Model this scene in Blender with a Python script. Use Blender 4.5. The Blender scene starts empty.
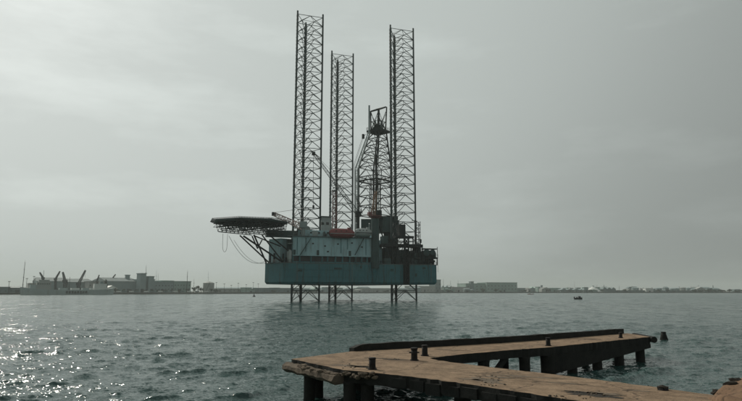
import bpy, math, random
import numpy as np
from mathutils import Vector, Matrix

random.seed(7)
rng = np.random.default_rng(11)
SC = bpy.context.scene
COL = SC.collection
R = math.radians

# ------------------------------------------------------------------ camera
FPX, CX, CY, HZ, CAMH = 570.0, 371.0, 200.5, 291.0, 4.2      # photo pixels, metres
PITCH = math.atan((HZ - CY) / FPX)
cam_d = bpy.data.cameras.new("camera")
cam_d.sensor_width = 36.0
cam_d.lens = FPX / 742.0 * 36.0
cam_d.clip_start = 0.1
cam_d.clip_end = 30000
cam = bpy.data.objects.new("camera", cam_d)
COL.objects.link(cam)
cam.location = (0, 0, CAMH)
cam.rotation_euler = (math.pi / 2 + PITCH, 0, 0)
SC.camera = cam

# ------------------------------------------------------------------ sky and sun
SUN_AZ, SUN_EL = R(-43), R(39)           # azimuth from +Y, negative = left
SUN_DIR = Vector((math.sin(SUN_AZ) * math.cos(SUN_EL), math.cos(SUN_AZ) * math.cos(SUN_EL), math.sin(SUN_EL)))
world = bpy.data.worlds.new("World")
SC.world = world
world.use_nodes = True
nt = world.node_tree
nt.nodes.clear()
N = nt.nodes.new
L = nt.links.new
sky = N("ShaderNodeTexSky")
sky.sky_type = 'NISHITA'
sky.sun_disc = False
sky.sun_elevation = SUN_EL
sky.sun_rotation = SUN_AZ
sky.air_density = 1.0
sky.dust_density = 7.0
sky.ozone_density = 1.0
hsv = N("ShaderNodeHueSaturation")
hsv.inputs['Saturation'].default_value = 0.16
L(sky.outputs[0], hsv.inputs['Color'])
veil = N("ShaderNodeMix"); veil.data_type = 'RGBA'          # the even milky overcast in front of the blue
veil.inputs[0].default_value = 0.92
tc = N("ShaderNodeTexCoord")
dt = N("ShaderNodeVectorMath"); dt.operation = 'DOT_PRODUCT'; dt.inputs[1].default_value = SUN_DIR      # haze scatters forward: brighter towards the sun
L(tc.outputs['Generated'], dt.inputs[0])
h1 = N("ShaderNodeMapRange"); h1.inputs[1].default_value = -1; h1.inputs[2].default_value = 1; h1.inputs[3].default_value = 0; h1.inputs[4].default_value = 1
L(dt.outputs['Value'], h1.inputs[0])
h3 = N("ShaderNodeValToRGB"); h3.color_ramp.interpolation = 'B_SPLINE'; L(h1.outputs[0], h3.inputs[0])
cr_ = h3.color_ramp
for pos, val in ((0.0, 0.46), (0.38, 0.42), (0.57, 0.35), (0.70, 0.49), (0.82, 0.76), (0.92, 0.80), (1.0, 0.80)):
    e = cr_.elements[0] if pos == 0 else (cr_.elements[-1] if pos == 1.0 else cr_.elements.new(pos)); e.position = pos; e.color = (val, val, val, 1)
hc_ = N("ShaderNodeMix"); hc_.data_type = 'RGBA'; hc_.blend_type = 'MULTIPLY'; hc_.inputs[0].default_value = 1
hc_.inputs[6].default_value = (6.6, 7.22, 6.92, 1); L(h3.outputs[0], hc_.inputs[7])
L(hc_.outputs[2], veil.inputs[7])
L(hsv.outputs[0], veil.inputs[6])
# thin high cloud: soft flattened noise over the whole dome
mp = N("ShaderNodeMapping"); mp.inputs['Scale'].default_value = (1.1, 1.1, 4.2); mp.inputs['Location'].default_value = (3.1, 0.6, 0)
L(tc.outputs['Generated'], mp.inputs[0])
nz = N("ShaderNodeTexNoise"); nz.inputs['Scale'].default_value = 1.9; nz.inputs['Detail'].default_value = 9; nz.inputs['Roughness'].default_value = 0.6
L(mp.outputs[0], nz.inputs['Vector'])
rmp = N("ShaderNodeMapRange"); rmp.inputs[1].default_value = 0.50; rmp.inputs[2].default_value = 0.76
rmp.inputs[3].default_value = 0.97; rmp.inputs[4].default_value = 1.19
L(nz.outputs[0], rmp.inputs[0])
mul = N("ShaderNodeMix"); mul.data_type = 'RGBA'; mul.blend_type = 'MULTIPLY'; mul.inputs[0].default_value = 1
L(veil.outputs[2], mul.inputs[6]); L(rmp.outputs[0], mul.inputs[7])
bg = N("ShaderNodeBackground"); bg.inputs[1].default_value = 0.10
L(mul.outputs[2], bg.inputs[0])
wo = N("ShaderNodeOutputWorld"); L(bg.outputs[0], wo.inputs[0])

sun_d = bpy.data.lights.new("sun", 'SUN')
sun_d.energy = 2.4
sun_d.angle = R(1.5)
sun_d.color = (1.0, 0.93, 0.82)
sun = bpy.data.objects.new("sun", sun_d)
COL.objects.link(sun)
sun.rotation_euler = (-SUN_DIR).to_track_quat('-Z', 'Y').to_euler()
sun.location = (-60, 60, 90)

vs = SC.view_settings
SC.display_settings.display_device = 'sRGB'
vs.view_transform = 'Standard'
vs.look = 'None'
vs.gamma = 1
vs.use_curve_mapping = False
vs.exposure = 0.0
SC.cycles.use_denoising = True
SC.cycles.volume_bounces = 0
SC.cycles.max_bounces = 6
SC.cycles.sample_clamp_indirect = 4
SC.cycles.caustics_reflective = False
SC.cycles.caustics_refractive = False

# ------------------------------------------------------------------ pixel -> place helpers
CT, ST = math.cos(PITCH), math.sin(PITCH)
def ray(x, y):
    u, v = (x - CX) / FPX, (CY - y) / FPX
    return Vector((u, CT - v * ST, ST + v * CT))
def on_level(x, y, z):
    """the point of the level z seen at photo pixel x, y"""
    d = ray(x, y); t = (z - CAMH) / d.z
    return Vector((d.x * t, d.y * t, z))
def at_depth(x, y, Y):
    d = ray(x, y); t = Y / d.y
    return Vector((d.x * t, Y, CAMH + d.z * t))

# ------------------------------------------------------------------ materials
MATS = {}
def mat(name, col, rough=0.6, metal=0.0, var=0.25, scale=1.0, bump=0.0, bscale=8.0, dirt=None, dscale=0.4, damt=0.5, streak=False, spec=0.5, crack=False):
    m = bpy.data.materials.new(name); m.use_nodes = True
    t = m.node_tree; n = t.nodes; l = t.links
    b = n["Principled BSDF"]
    b.inputs['Roughness'].default_value = rough
    b.inputs['Metallic'].default_value = metal
    b.inputs['Specular IOR Level'].default_value = spec
    geo = n.new("ShaderNodeNewGeometry")
    mpn = n.new("ShaderNodeMapping")
    l.new(geo.outputs['Position'], mpn.inputs[0])
    nz = n.new("ShaderNodeTexNoise"); nz.inputs['Scale'].default_value = scale; nz.inputs['Detail'].default_value = 6; nz.inputs['Roughness'].default_value = 0.65
    l.new(mpn.outputs[0], nz.inputs['Vector'])
    mr = n.new("ShaderNodeMapRange"); mr.inputs[1].default_value = 0.25; mr.inputs[2].default_value = 0.75
    mr.inputs[3].default_value = 1 - var; mr.inputs[4].default_value = 1 + var
    l.new(nz.outputs[0], mr.inputs[0])
    mm = n.new("ShaderNodeMix"); mm.data_type = 'RGBA'; mm.blend_type = 'MULTIPLY'; mm.inputs[0].default_value = 1
    mm.inputs[6].default_value = (*col, 1); l.new(mr.outputs[0], mm.inputs[7])
    out = mm.outputs[2]
    if dirt:
        mp2 = n.new("ShaderNodeMapping"); l.new(geo.outputs['Position'], mp2.inputs[0])
        if streak: mp2.inputs['Scale'].default_value = (1.0, 1.0, 0.12)
        n2 = n.new("ShaderNodeTexNoise"); n2.inputs['Scale'].default_value = dscale; n2.inputs['Detail'].default_value = 8; n2.inputs['Roughness'].default_value = 0.7
        l.new(mp2.outputs[0], n2.inputs['Vector'])
        r2 = n.new("ShaderNodeMapRange"); r2.inputs[1].default_value = 0.5; r2.inputs[2].default_value = 0.68
        r2.inputs[3].default_value = 0; r2.inputs[4].default_value = damt
        l.new(n2.outputs[0], r2.inputs[0])
        mx2 = n.new("ShaderNodeMix"); mx2.data_type = 'RGBA'
        l.new(r2.outputs[0], mx2.inputs[0]); l.new(out, mx2.inputs[6]); mx2.inputs[7].default_value = (*dirt, 1)
        out = mx2.outputs[2]
    l.new(out, b.inputs['Base Color'])
    if bump > 0:
        n3 = n.new("ShaderNodeTexNoise"); n3.inputs['Scale'].default_value = bscale; n3.inputs['Detail'].default_value = 8; n3.inputs['Roughness'].default_value = 0.7
        l.new(geo.outputs['Position'], n3.inputs['Vector'])
        bp = n.new("ShaderNodeBump"); bp.inputs['Strength'].default_value = bump; bp.inputs['Distance'].default_value = 0.06
        l.new(n3.outputs[0], bp.inputs['Height']); l.new(bp.outputs[0], b.inputs['Normal'])
    if crack:
        wob = n.new("ShaderNodeTexNoise"); wob.inputs['Scale'].default_value = 1.3; wob.inputs['Detail'].default_value = 6; l.new(geo.outputs['Position'], wob.inputs['Vector'])
        ad = n.new("ShaderNodeVectorMath"); ad.operation = 'MULTIPLY_ADD'; ad.inputs[1].default_value = (1.3, 1.3, 1.3); l.new(wob.outputs['Color'], ad.inputs[0]); l.new(geo.outputs['Position'], ad.inputs[2])
        vo = n.new("ShaderNodeTexVoronoi"); vo.feature = 'DISTANCE_TO_EDGE'; vo.inputs['Scale'].default_value = 0.42; l.new(ad.outputs[0], vo.inputs['Vector'])
        vr = n.new("ShaderNodeMapRange"); vr.inputs[1].default_value = 0.004; vr.inputs[2].default_value = 0.02; vr.inputs[3].default_value = 0.75; vr.inputs[4].default_value = 0; l.new(vo.outputs['Distance'], vr.inputs[0])
        sp = n.new("ShaderNodeTexNoise"); sp.inputs['Scale'].default_value = 11; sp.inputs['Detail'].default_value = 3; l.new(geo.outputs['Position'], sp.inputs['Vector'])
        sr = n.new("ShaderNodeMapRange"); sr.inputs[1].default_value = 0.60; sr.inputs[2].default_value = 0.68; sr.inputs[3].default_value = 0; sr.inputs[4].default_value = 0.55; l.new(sp.outputs[0], sr.inputs[0])
        mxm = n.new("ShaderNodeMath"); mxm.operation = 'MAXIMUM'; l.new(vr.outputs[0], mxm.inputs[0]); l.new(sr.outputs[0], mxm.inputs[1])
        m4 = n.new("ShaderNodeMix"); m4.data_type = 'RGBA'; l.new(mxm.outputs[0], m4.inputs[0]); l.new(out, m4.inputs[6]); m4.inputs[7].default_value = (0.055, 0.042, 0.032, 1)
        l.new(m4.outputs[2], b.inputs['Base Color'])
    MATS[name] = m
    return m

RUST = (0.11, 0.06, 0.04)
mat('hull_paint', (0.045, 0.175, 0.195), 0.55, var=0.15, scale=0.25, dirt=(0.05, 0.05, 0.045), dscale=0.8, damt=0.8, streak=True)
mat('house_paint', (0.37, 0.56, 0.59), 0.55, var=0.10, scale=0.3, dirt=(0.12, 0.13, 0.11), dscale=0.6, damt=0.5, streak=True)
mat('deck_grey', (0.10, 0.13, 0.13), 0.7, var=0.2)
mat('dark_steel', (0.012, 0.020, 0.021), 0.6, var=0.25, scale=0.6, dirt=RUST, dscale=0.9, damt=0.25, spec=0.2)
mat('leg_steel', (0.032, 0.058, 0.058), 0.6, var=0.2, scale=0.5, dirt=RUST, dscale=0.25, damt=0.55)
mat('green_steel', (0.032, 0.070, 0.068), 0.6, var=0.25, scale=0.4, dirt=(0.03, 0.03, 0.028), dscale=0.5, damt=0.6, streak=True)
mat('black_opening', (0.012, 0.016, 0.017), 0.4, var=0.1)
mat('boat_red', (0.20, 0.035, 0.035), 0.5, var=0.15, scale=0.8)
mat('crane_red', (0.16, 0.045, 0.04), 0.55, var=0.2)
mat('crane_pink', (0.46, 0.36, 0.33), 0.55, var=0.2, scale=1.2)
mat('crane_orange', (0.30, 0.17, 0.10), 0.55, var=0.2)
mat('rig_white', (0.36, 0.40, 0.39), 0.5, var=0.1, dirt=(0.25, 0.22, 0.18), dscale=0.8, damt=0.35, streak=True)
mat('pale_grey', (0.26, 0.31, 0.305), 0.5, var=0.12)
mat('rope', (0.22, 0.22, 0.20), 0.8, var=0.1)
mat('sandy_concrete', (0.25, 0.178, 0.118), 0.9, var=0.42, scale=2.4, bump=1.0, bscale=6, dirt=(0.09, 0.062, 0.042), dscale=0.7, damt=0.7, spec=0.15, crack=True)
mat('edge_concrete', (0.13, 0.105, 0.08), 0.9, var=0.4, scale=2.5, bump=0.9, bscale=7, dirt=(0.05, 0.045, 0.038), dscale=1.6, damt=0.8, spec=0.15)
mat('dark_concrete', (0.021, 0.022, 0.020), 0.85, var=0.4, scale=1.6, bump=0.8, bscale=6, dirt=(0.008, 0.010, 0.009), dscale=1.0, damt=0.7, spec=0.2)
mat('bollard_iron', (0.012, 0.012, 0.012), 0.7, var=0.4, scale=6, bump=0.5, bscale=14, dirt=(0.035, 0.02, 0.013), dscale=5, damt=0.6, spec=0.2)
mat('rubble', (0.15, 0.12, 0.09), 0.9, var=0.5, scale=3, bump=0.8, bscale=9, spec=0.15)
mat('dark_rock', (0.045, 0.04, 0.034), 0.9, var=0.4, scale=3, bump=0.8, bscale=9, spec=0.15)
mat('sand', (0.21, 0.135, 0.088), 0.95, var=0.25, scale=1.6, bump=0.6, bscale=6, dirt=(0.07, 0.05, 0.036), dscale=1.6, damt=0.8, spec=0.1, crack=True)
mat('shore_land', (0.075, 0.085, 0.07), 0.95, var=0.4, scale=0.03)
mat('shed_grey', (0.24, 0.31, 0.31), 0.7, var=0.15, scale=0.05)
mat('shed_dark', (0.14, 0.19, 0.19), 0.7, var=0.2, scale=0.05)
mat('shed_pale', (0.34, 0.36, 0.34), 0.7, var=0.15, scale=0.05)
mat('roof_dark', (0.085, 0.125, 0.125), 0.8, var=0.3, scale=0.08)
mat('shed_green', (0.26, 0.36, 0.32), 0.7, var=0.2, scale=0.05)
mat('far_white', (0.62, 0.64, 0.61), 0.6, var=0.1, scale=0.1)
mat('far_dark', (0.04, 0.05, 0.05), 0.8, var=0.2)
mat('far_window', (0.05, 0.06, 0.06), 0.3, var=0.1)
mat('ship_hull', (0.36, 0.43, 0.42), 0.6, var=0.15, scale=0.1, dirt=(0.16, 0.12, 0.10), dscale=0.3, damt=0.4, streak=True)
mat('leaf', (0.035, 0.05, 0.03), 0.8, var=0.5, scale=0.6)
mat('bark', (0.05, 0.04, 0.03), 0.9, var=0.3)
mat('boat_dark', (0.02, 0.022, 0.022), 0.6, var=0.2)
mat('boat_faded_red', (0.30, 0.10, 0.07), 0.6, var=0.2)

# ------------------------------------------------------------------ mesh building
def orth(d):
    d = Vector(d).normalized()
    a = Vector((0, 0, 1)) if abs(d.z) < 0.95 else Vector((1, 0, 0))
    u = d.cross(a).normalized()
    return u, d.cross(u).normalized()
class MB:
    def __init__(s): s.v = []; s.f = []
    def add(s, vs, fs):
        o = len(s.v); s.v += [tuple(p) for p in vs]; s.f += [tuple(i + o for i in f) for f in fs]; return s
    def hexa(s, b, t):
        """bottom ring and top ring of equal length"""
        n = len(b)
        return s.add(list(b) + list(t), [tuple(range(n - 1, -1, -1)), tuple(range(n, 2 * n))] + [(i, (i + 1) % n, n + (i + 1) % n, n + i) for i in range(n)])
    def prism(s, pts, z0, z1): return s.hexa([(p[0], p[1], z0) for p in pts], [(p[0], p[1], z1) for p in pts])
    def box(s, c, sx, sy, sz, ax=None):
        c = Vector(c); ax = ax or (Vector((1, 0, 0)), Vector((0, 1, 0)), Vector((0, 0, 1)))
        A, B, C = ax[0] * sx / 2, ax[1] * sy / 2, ax[2] * sz / 2
        return s.hexa([c - A - B - C, c + A - B - C, c + A + B - C, c - A + B - C], [c - A - B + C, c + A - B + C, c + A + B + C, c - A + B + C])
    def tube(s, p, q, r, n=6, r2=None):
        p, q = Vector(p), Vector(q); r2 = r if r2 is None else r2
        u, w = orth(q - p)
        ring = lambda c, rr: [c + (u * math.cos(2 * math.pi * k / n) + w * math.sin(2 * math.pi * k / n)) * rr for k in range(n)]
        return s.hexa(ring(p, r)[::-1], ring(q, r2)[::-1])
    def path(s, pts, r, n=5):
        for a, b in zip(pts[:-1], pts[1:]): s.tube(a, b, r, n)
        return s
    def lathe(s, c, prof, n=14):
        c = Vector(c)
        o = len(s.v)
        for r, z in prof:
            for k in range(n):
                a = 2 * math.pi * k / n
                s.v.append((c.x + r * math.cos(a), c.y + r * math.sin(a), c.z + z))
        m = len(prof)
        for i in range(m - 1):
            for k in range(n):
                s.f.append((o + i * n + k, o + i * n + (k + 1) % n, o + (i + 1) * n + (k + 1) % n, o + (i + 1) * n + k))
        s.f.append(tuple(o + k for k in range(n - 1, -1, -1)))
        s.f.append(tuple(o + (m - 1) * n + k for k in range(n)))
        return s
    def lattice_box(s, p, q, w0, w1, n, r, rb, up=None):
        """four-chord lattice beam from p to q"""
        p, q = Vector(p), Vector(q); d = (q - p).normalized()
        if up is None: u, w = orth(d)
        else:
            u = d.cross(Vector(up)).normalized(); w = u.cross(d).normalized()
        def cn(i, k):
            t = i / n; ww = w0 + (w1 - w0) * t; c = p.lerp(q, t); a, b = ((-1, -1), (1, -1), (1, 1), (-1, 1))[k]
            return c + u * a * ww / 2 + w * b * ww / 2
        for k in range(4): s.tube(cn(0, k), cn(n, k), r, 5)
        for i in range(n):
            for k in range(4):
                a, b = (k, (k + 1) % 4) if i % 2 else ((k + 1) % 4, k)
                s.tube(cn(i, a), cn(i + 1, b), rb, 4)
                if i: s.tube(cn(i, k), cn(i, (k + 1) % 4), rb, 4)
        return s
    def build(s, name, m, parent=None, smooth=False):
        V = np.array(s.v, dtype=float)
        c = (V.min(0) + V.max(0)) / 2; c[2] = V[:, 2].min()
        me = bpy.data.meshes.new(name)
        me.from_pydata([tuple(x) for x in (V - c)], [], s.f)
        if smooth: me.polygons.foreach_set('use_smooth', [True] * len(me.polygons))
        me.materials.append(MATS[m]); me.update()
        return place(bpy.data.objects.new(name, me), Vector(c), parent)
WL = {}
def place(o, loc, parent=None):
    COL.objects.link(o)
    loc = Vector(loc)
    if parent:
        o.parent = parent; o.location = loc - WL[parent.name]
    else: o.location = loc
    WL[o.name] = loc
    return o
def share(src, name, loc, parent, rz=0.0):
    o = src.copy(); o.name = name
    o.parent = None
    place(o, loc, parent); o.rotation_euler = (0, 0, rz)
    return o
def tag(o, label=None, cat=None, group=None, kind=None):
    if label: o['label'] = label
    if cat: o['category'] = cat
    if group: o['group'] = group
    if kind: o['kind'] = kind
    return o
def thing(name, loc, label, cat, group=None):
    return tag(place(bpy.data.objects.new(name, None), loc), label, cat, group)
def lumpy(seed, r, sx=1, sy=1, sz=1, n=7, m=5, amp=0.25):
    """an uneven stone"""
    rr = random.Random(seed); vs = []; fs = []
    for i in range(1, m):
        th = math.pi * i / m
        for k in range(n):
            a = 2 * math.pi * (k + 0.5 * (i % 2)) / n; q = r * (1 + rr.uniform(-amp, amp))
            vs.append((q * sx * math.sin(th) * math.cos(a), q * sy * math.sin(th) * math.sin(a), q * sz * math.cos(th)))
    vs.append((0, 0, r * sz)); vs.append((0, 0, -r * sz)); T = len(vs) - 2
    for i in range(m - 2):
        for k in range(n): fs.append((i * n + k, (i + 1) * n + k, (i + 1) * n + (k + 1) % n, i * n + (k + 1) % n))
    for k in range(n):
        fs.append((T, k, (k + 1) % n)); fs.append((T + 1, (m - 2) * n + (k + 1) % n, (m - 2) * n + k))
    return vs, fs

# ------------------------------------------------------------------ water
def wave_height(X, Y, spacing):
    H = np.zeros_like(X); r2 = np.random.default_rng(5)
    wind = R(62)                                             # waves run mostly towards the jetty's right
    for k in range(90):
        lam = 0.36 * (8.5 / 0.36) ** (k / 89.0) * r2.uniform(0.9, 1.1)
        th = wind + R(55) + r2.normal(0, 0.55 if lam < 2 else 0.34)
        kk = 2 * math.pi / lam
        a = 0.0074 * lam ** 0.95 * (1 if lam < 1.1 else (1.1 / lam) ** 1.0)
        fade = np.clip((lam / spacing - 2.2) / 2.5, 0, 1)
        ph = kk * (math.cos(th) * X + math.sin(th) * Y) + r2.uniform(0, 6.28)
        s = np.sin(ph)
        H += a * fade * (s + 0.28 * np.cos(2 * ph))
    sg = 0.048                                               # flat between the crests, steep little peaks here and there
    n = H / sg
    return sg * (0.55 * n + 0.40 * np.clip(n - 0.40, 0, 2.4) ** 2)
def make_water():
    r = [1.5]
    while r[-1] < 14: r.append(r[-1] * 1.02)
    while r[-1] < 85: r.append(r[-1] * 1.0036)
    while r[-1] < 420: r.append(r[-1] * 1.0064)
    while r[-1] < 9000: r.append(r[-1] * 1.12)
    r = np.array(r)
    fine = np.linspace(-54, 54, 760)
    ang = np.concatenate([fine, np.linspace(54, 306, 64)[1:-1]])
    A, RR = np.meshgrid(np.radians(ang), r)
    X, Y = RR * np.sin(A), RR * np.cos(A)
    dphi = np.radians(np.where(np.abs(((ang + 180) % 360) - 180) <= 54.01, 108 / 760.0, 4.0))[None, :]
    sp = np.maximum(RR * np.where(RR < 85, 0.0036, 0.0064) * 0.8, RR * dphi)
    Z = wave_height(X, Y, sp) * np.clip((520 - RR) / 200, 0, 1)
    n, m = X.shape
    me = bpy.data.meshes.new('water')
    V = np.stack([X, Y, Z], -1).reshape(-1, 3)
    idx = np.arange(n * m).reshape(n, m)
    a = idx[:-1]; b = idx[1:]
    a2 = np.roll(a, -1, 1); b2 = np.roll(b, -1, 1)
    F = np.stack([a, a2, b2, b], -1).reshape(-1, 4)[:, ::-1]
    F = F.tolist(); F.append(idx[0].tolist()[::-1])
    me.from_pydata(V.tolist(), [], F)
    me.polygons.foreach_set('use_smooth', [True] * len(me.polygons))
    m_ = bpy.data.materials.new('water'); m_.use_nodes = True
    t = m_.node_tree; nn = t.nodes; l = t.links
    b_ = nn['Principled BSDF']
    b_.inputs['Base Color'].default_value = (0.026, 0.062, 0.057, 1)
    b_.inputs['Roughness'].default_value = 0.10
    b_.inputs['IOR'].default_value = 1.333
    geo = nn.new('ShaderNodeNewGeometry')
    mp = nn.new('ShaderNodeMapping'); mp.inputs['Scale'].default_value = (0.75, 1.25, 1); mp.inputs['Rotation'].default_value = (0, 0, R(-22))
    l.new(geo.outputs['Position'], mp.inputs[0])
    # slopes of the wavelets too small for the mesh; offshore they merge into an even wind ruffle
    ln = nn.new('ShaderNodeVectorMath'); ln.operation = 'LENGTH'; l.new(geo.outputs['Position'], ln.inputs[0])
    ro = nn.new('ShaderNodeMapRange'); ro.inputs[1].default_value = 40; ro.inputs[2].default_value = 420; ro.inputs[3].default_value = 0.08; ro.inputs[4].default_value = 0.17; l.new(ln.outputs['Value'], ro.inputs[0]); l.new(ro.outputs[0], b_.inputs['Roughness'])
    fa = nn.new('ShaderNodeMapRange'); fa.inputs[1].default_value = 40; fa.inputs[2].default_value = 420; fa.inputs[3].default_value = 1.0; fa.inputs[4].default_value = 0.6; l.new(ln.outputs['Value'], fa.inputs[0])
    prev = geo.outputs['Normal']
    for sc, st, det in ((0.45, 0.75, 3), (2.1, 0.95, 3), (9.0, 1.5, 2)):
        z = nn.new('ShaderNodeTexNoise'); z.inputs['Scale'].default_value = sc; z.inputs['Detail'].default_value = det; z.inputs['Roughness'].default_value = 0.6
        l.new(mp.outputs[0], z.inputs['Vector'])
        c_ = nn.new('ShaderNodeVectorMath'); c_.operation = 'SUBTRACT'; c_.inputs[1].default_value = (.5, .5, .5); l.new(z.outputs['Color'], c_.inputs[0])
        k_ = nn.new('ShaderNodeVectorMath'); k_.operation = 'MULTIPLY'; k_.inputs[1].default_value = (st, st, 0); l.new(c_.outputs[0], k_.inputs[0])
        s_ = nn.new('ShaderNodeVectorMath'); s_.operation = 'SCALE'; l.new(k_.outputs[0], s_.inputs[0]); l.new(fa.outputs[0], s_.inputs['Scale'])
        a_ = nn.new('ShaderNodeVectorMath'); a_.operation = 'ADD'; l.new(prev, a_.inputs[0]); l.new(s_.outputs[0], a_.inputs[1])
        prev = a_.outputs[0]
    # wind streaks on the open water
    m2 = nn.new('ShaderNodeMapping'); m2.inputs['Scale'].default_value = (0.55, 0.075, 1); l.new(geo.outputs['Position'], m2.inputs[0])
    z2 = nn.new('ShaderNodeTexNoise'); z2.inputs['Scale'].default_value = 1.0; z2.inputs['Detail'].default_value = 5; z2.inputs['Roughness'].default_value = 0.65; l.new(m2.outputs[0], z2.inputs['Vector'])
    c2 = nn.new('ShaderNodeVectorMath'); c2.operation = 'SUBTRACT'; c2.inputs[1].default_value = (.5, .5, .5); l.new(z2.outputs['Color'], c2.inputs[0])
    k2 = nn.new('ShaderNodeVectorMath'); k2.operation = 'MULTIPLY'; k2.inputs[1].default_value = (0.5, 1.5, 0); l.new(c2.outputs[0], k2.inputs[0])
    f2 = nn.new('ShaderNodeMapRange'); f2.inputs[1].default_value = 35; f2.inputs[2].default_value = 160; f2.inputs[3].default_value = 0.0; f2.inputs[4].default_value = 1.0; l.new(ln.outputs['Value'], f2.inputs[0])
    s2 = nn.new('ShaderNodeVectorMath'); s2.operation = 'SCALE'; l.new(k2.outputs[0], s2.inputs[0]); l.new(f2.outputs[0], s2.inputs['Scale'])
    a2 = nn.new('ShaderNodeVectorMath'); a2.operation = 'ADD'; l.new(prev, a2.inputs[0]); l.new(s2.outputs[0], a2.inputs[1]); prev = a2.outputs[0]
    nrm = nn.new('ShaderNodeVectorMath'); nrm.operation = 'NORMALIZE'; l.new(prev, nrm.inputs[0])
    l.new(nrm.outputs[0], b_.inputs['Normal'])
    me.materials.append(m_)
    o = bpy.data.objects.new('water', me); COL.objects.link(o)
    tag(o, 'grey green choppy harbour water', None, None, 'structure')
make_water()

# ------------------------------------------------------------------ near shore the photographer stands on
def make_bank():
    xs = np.concatenate([np.linspace(-60, 2, 40), np.linspace(2.3, 20, 190), np.linspace(21, 70, 50)])
    ys = np.concatenate([np.linspace(-60, 0, 20), np.linspace(0.6, 28, 260)])
    X, Y = np.meshgrid(xs, ys)
    # the bank's lip, taken where the photograph shows it beside the walkway
    lips = [on_level(704, 394.5, 1.50), on_level(720, 388.0, 1.60), on_level(742, 378.6, 1.76), on_level(775, 368, 1.95), on_level(830, 355, 2.1)]
    lx = [-60, -8, 0, 5, 7.6] + [p.x for p in lips] + [70]
    ly = [1.2, 2.5, 3.2, 6, 10] + [p.y for p in lips] + [lips[-1].y + 6]
    lz = [2.5, 2.5, 2.5, 2.1, 1.25] + [p.z for p in lips] + [2.3]
    edge = np.interp(X, lx, ly); zl = np.interp(X, lx, lz)
    d = edge - Y
    Z = np.where(d > 0, np.minimum(zl + 0.05 * d, 2.62), np.maximum(zl + d * 1.25, -2.5))
    r3 = np.random.default_rng(3)
    for k in range(40):
        lam = r3.uniform(0.5, 3.0); th = r3.uniform(0, 6.28); Z = Z + 0.013 * lam ** .7 * np.sin(6.28 / lam * (math.cos(th) * X + math.sin(th) * Y) + r3.uniform(0, 6.28))
    n, m = X.shape; idx = np.arange(n * m).reshape(n, m)
    F = np.stack([idx[:-1, :-1], idx[:-1, 1:], idx[1:, 1:], idx[1:, :-1]], -1).reshape(-1, 4).tolist()
    me = bpy.data.meshes.new('ground'); me.from_pydata(np.stack([X, Y, Z], -1).reshape(-1, 3).tolist(), [], F)
    me.polygons.foreach_set('use_smooth', [True] * len(me.polygons))
    me.materials.append(MATS['sand'])
    o = bpy.data.objects.new('ground', me); COL.objects.link(o)
    tag(o, 'sandy bank at the landward end of the jetty', None, None, 'structure')
    def h(x, y):
        i = np.abs(ys - y).argmin(); j = np.abs(xs - x).argmin(); return float(Z[i, j])
    return h
bank_h = make_bank()

# ------------------------------------------------------------------ jetty
ZD = 1.45
g = lambda x, y: on_level(x, y, ZD)
jetty = thing('jetty', (4, 28, 0), 'old sand coloured concrete jetty on dark piles with a forked arm', 'jetty')
def rough_line(pts, step=0.22, amp=0.035, seed=1):
    rr = random.Random(seed); out = []
    for a, b in zip(pts[:-1], pts[1:]):
        a, b = Vector(a), Vector(b); n = max(1, int((b - a).length / step)); nrm = Vector((-(b - a).y, (b - a).x, 0)).normalized()
        for k in range(n):
            out.append(a.lerp(b, k / n) + nrm * (rr.uniform(-amp, amp) + (rr.random() < 0.06) * rr.uniform(0, 3 * amp)) * (k > 0))
    out.append(Vector(pts[-1])); return out
front = [g(343.5, 370), g(360, 371.2), g(409, 376.2), g(460, 383), g(522, 392.2), g(560, 398)]
dirf = (front[-1] - front[-3]).normalized()
front.append(front[-1] + dirf * 5.5)
A_ = g(291.5, 358.8)
rear = [g(708, 394), g(640, 385), g(598, 379.5), g(550, 373.8), g(499, 368.0), g(450, 362), g(431, 358.4)]
dr = (rear[0] - rear[1]).normalized()
rear.insert(0, rear[0] + dr * 4)
notch = g(429, 357.9)
arm_near = [notch, g(460, 354.2), g(500, 350.6), g(550, 346.9), g(600, 341.8), g(650, 336.7)]
arm_far = [g(627, 333.0), g(560, 338.5), g(500, 342.8), g(430, 346.8), g(352, 351.2)]
walk_poly = rough_line([A_] + front, seed=2) + rough_line(rear, seed=3, amp=0.05) + [notch] + [g(352, 351.2)]
# near walkway slab (with the head it joins), and the arm slab set 4 mm lower where they meet
def slab(name, pts, z0, z1, m):
    b = MB(); n = len(pts)
    top = [(p.x, p.y, z1) for p in pts]; mid = [(p.x, p.y, z1 - 0.05) for p in pts]; rr = random.Random(len(pts))
    bot = [(p.x + rr.uniform(-.02, .02), p.y + rr.uniform(-.02, .02), z0 + rr.uniform(-.03, .03)) for p in pts]
    b.add(top + bot, [tuple(range(n)), tuple(range(2 * n - 1, n - 1, -1))] + [((i + 1) % n, i, n + i, n + (i + 1) % n) for i in range(n)])
    b.side0 = 2
    return b
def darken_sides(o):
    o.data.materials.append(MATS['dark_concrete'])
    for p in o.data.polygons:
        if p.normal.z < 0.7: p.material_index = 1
def poly_area(p): return sum(p[i].x * p[(i + 1) % len(p)].y - p[(i + 1) % len(p)].x * p[i].y for i in range(len(p))) / 2
if poly_area(walk_poly) < 0: walk_poly.reverse()
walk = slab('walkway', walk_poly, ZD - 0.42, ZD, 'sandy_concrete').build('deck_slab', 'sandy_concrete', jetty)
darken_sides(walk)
arm_poly = rough_line(arm_near, seed=5) + rough_line(arm_far, seed=6, step=0.6, amp=0.02)
if poly_area(arm_poly) < 0: arm_poly.reverse()
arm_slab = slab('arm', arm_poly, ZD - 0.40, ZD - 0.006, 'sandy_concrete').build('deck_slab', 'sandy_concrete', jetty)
darken_sides(arm_slab)
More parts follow.
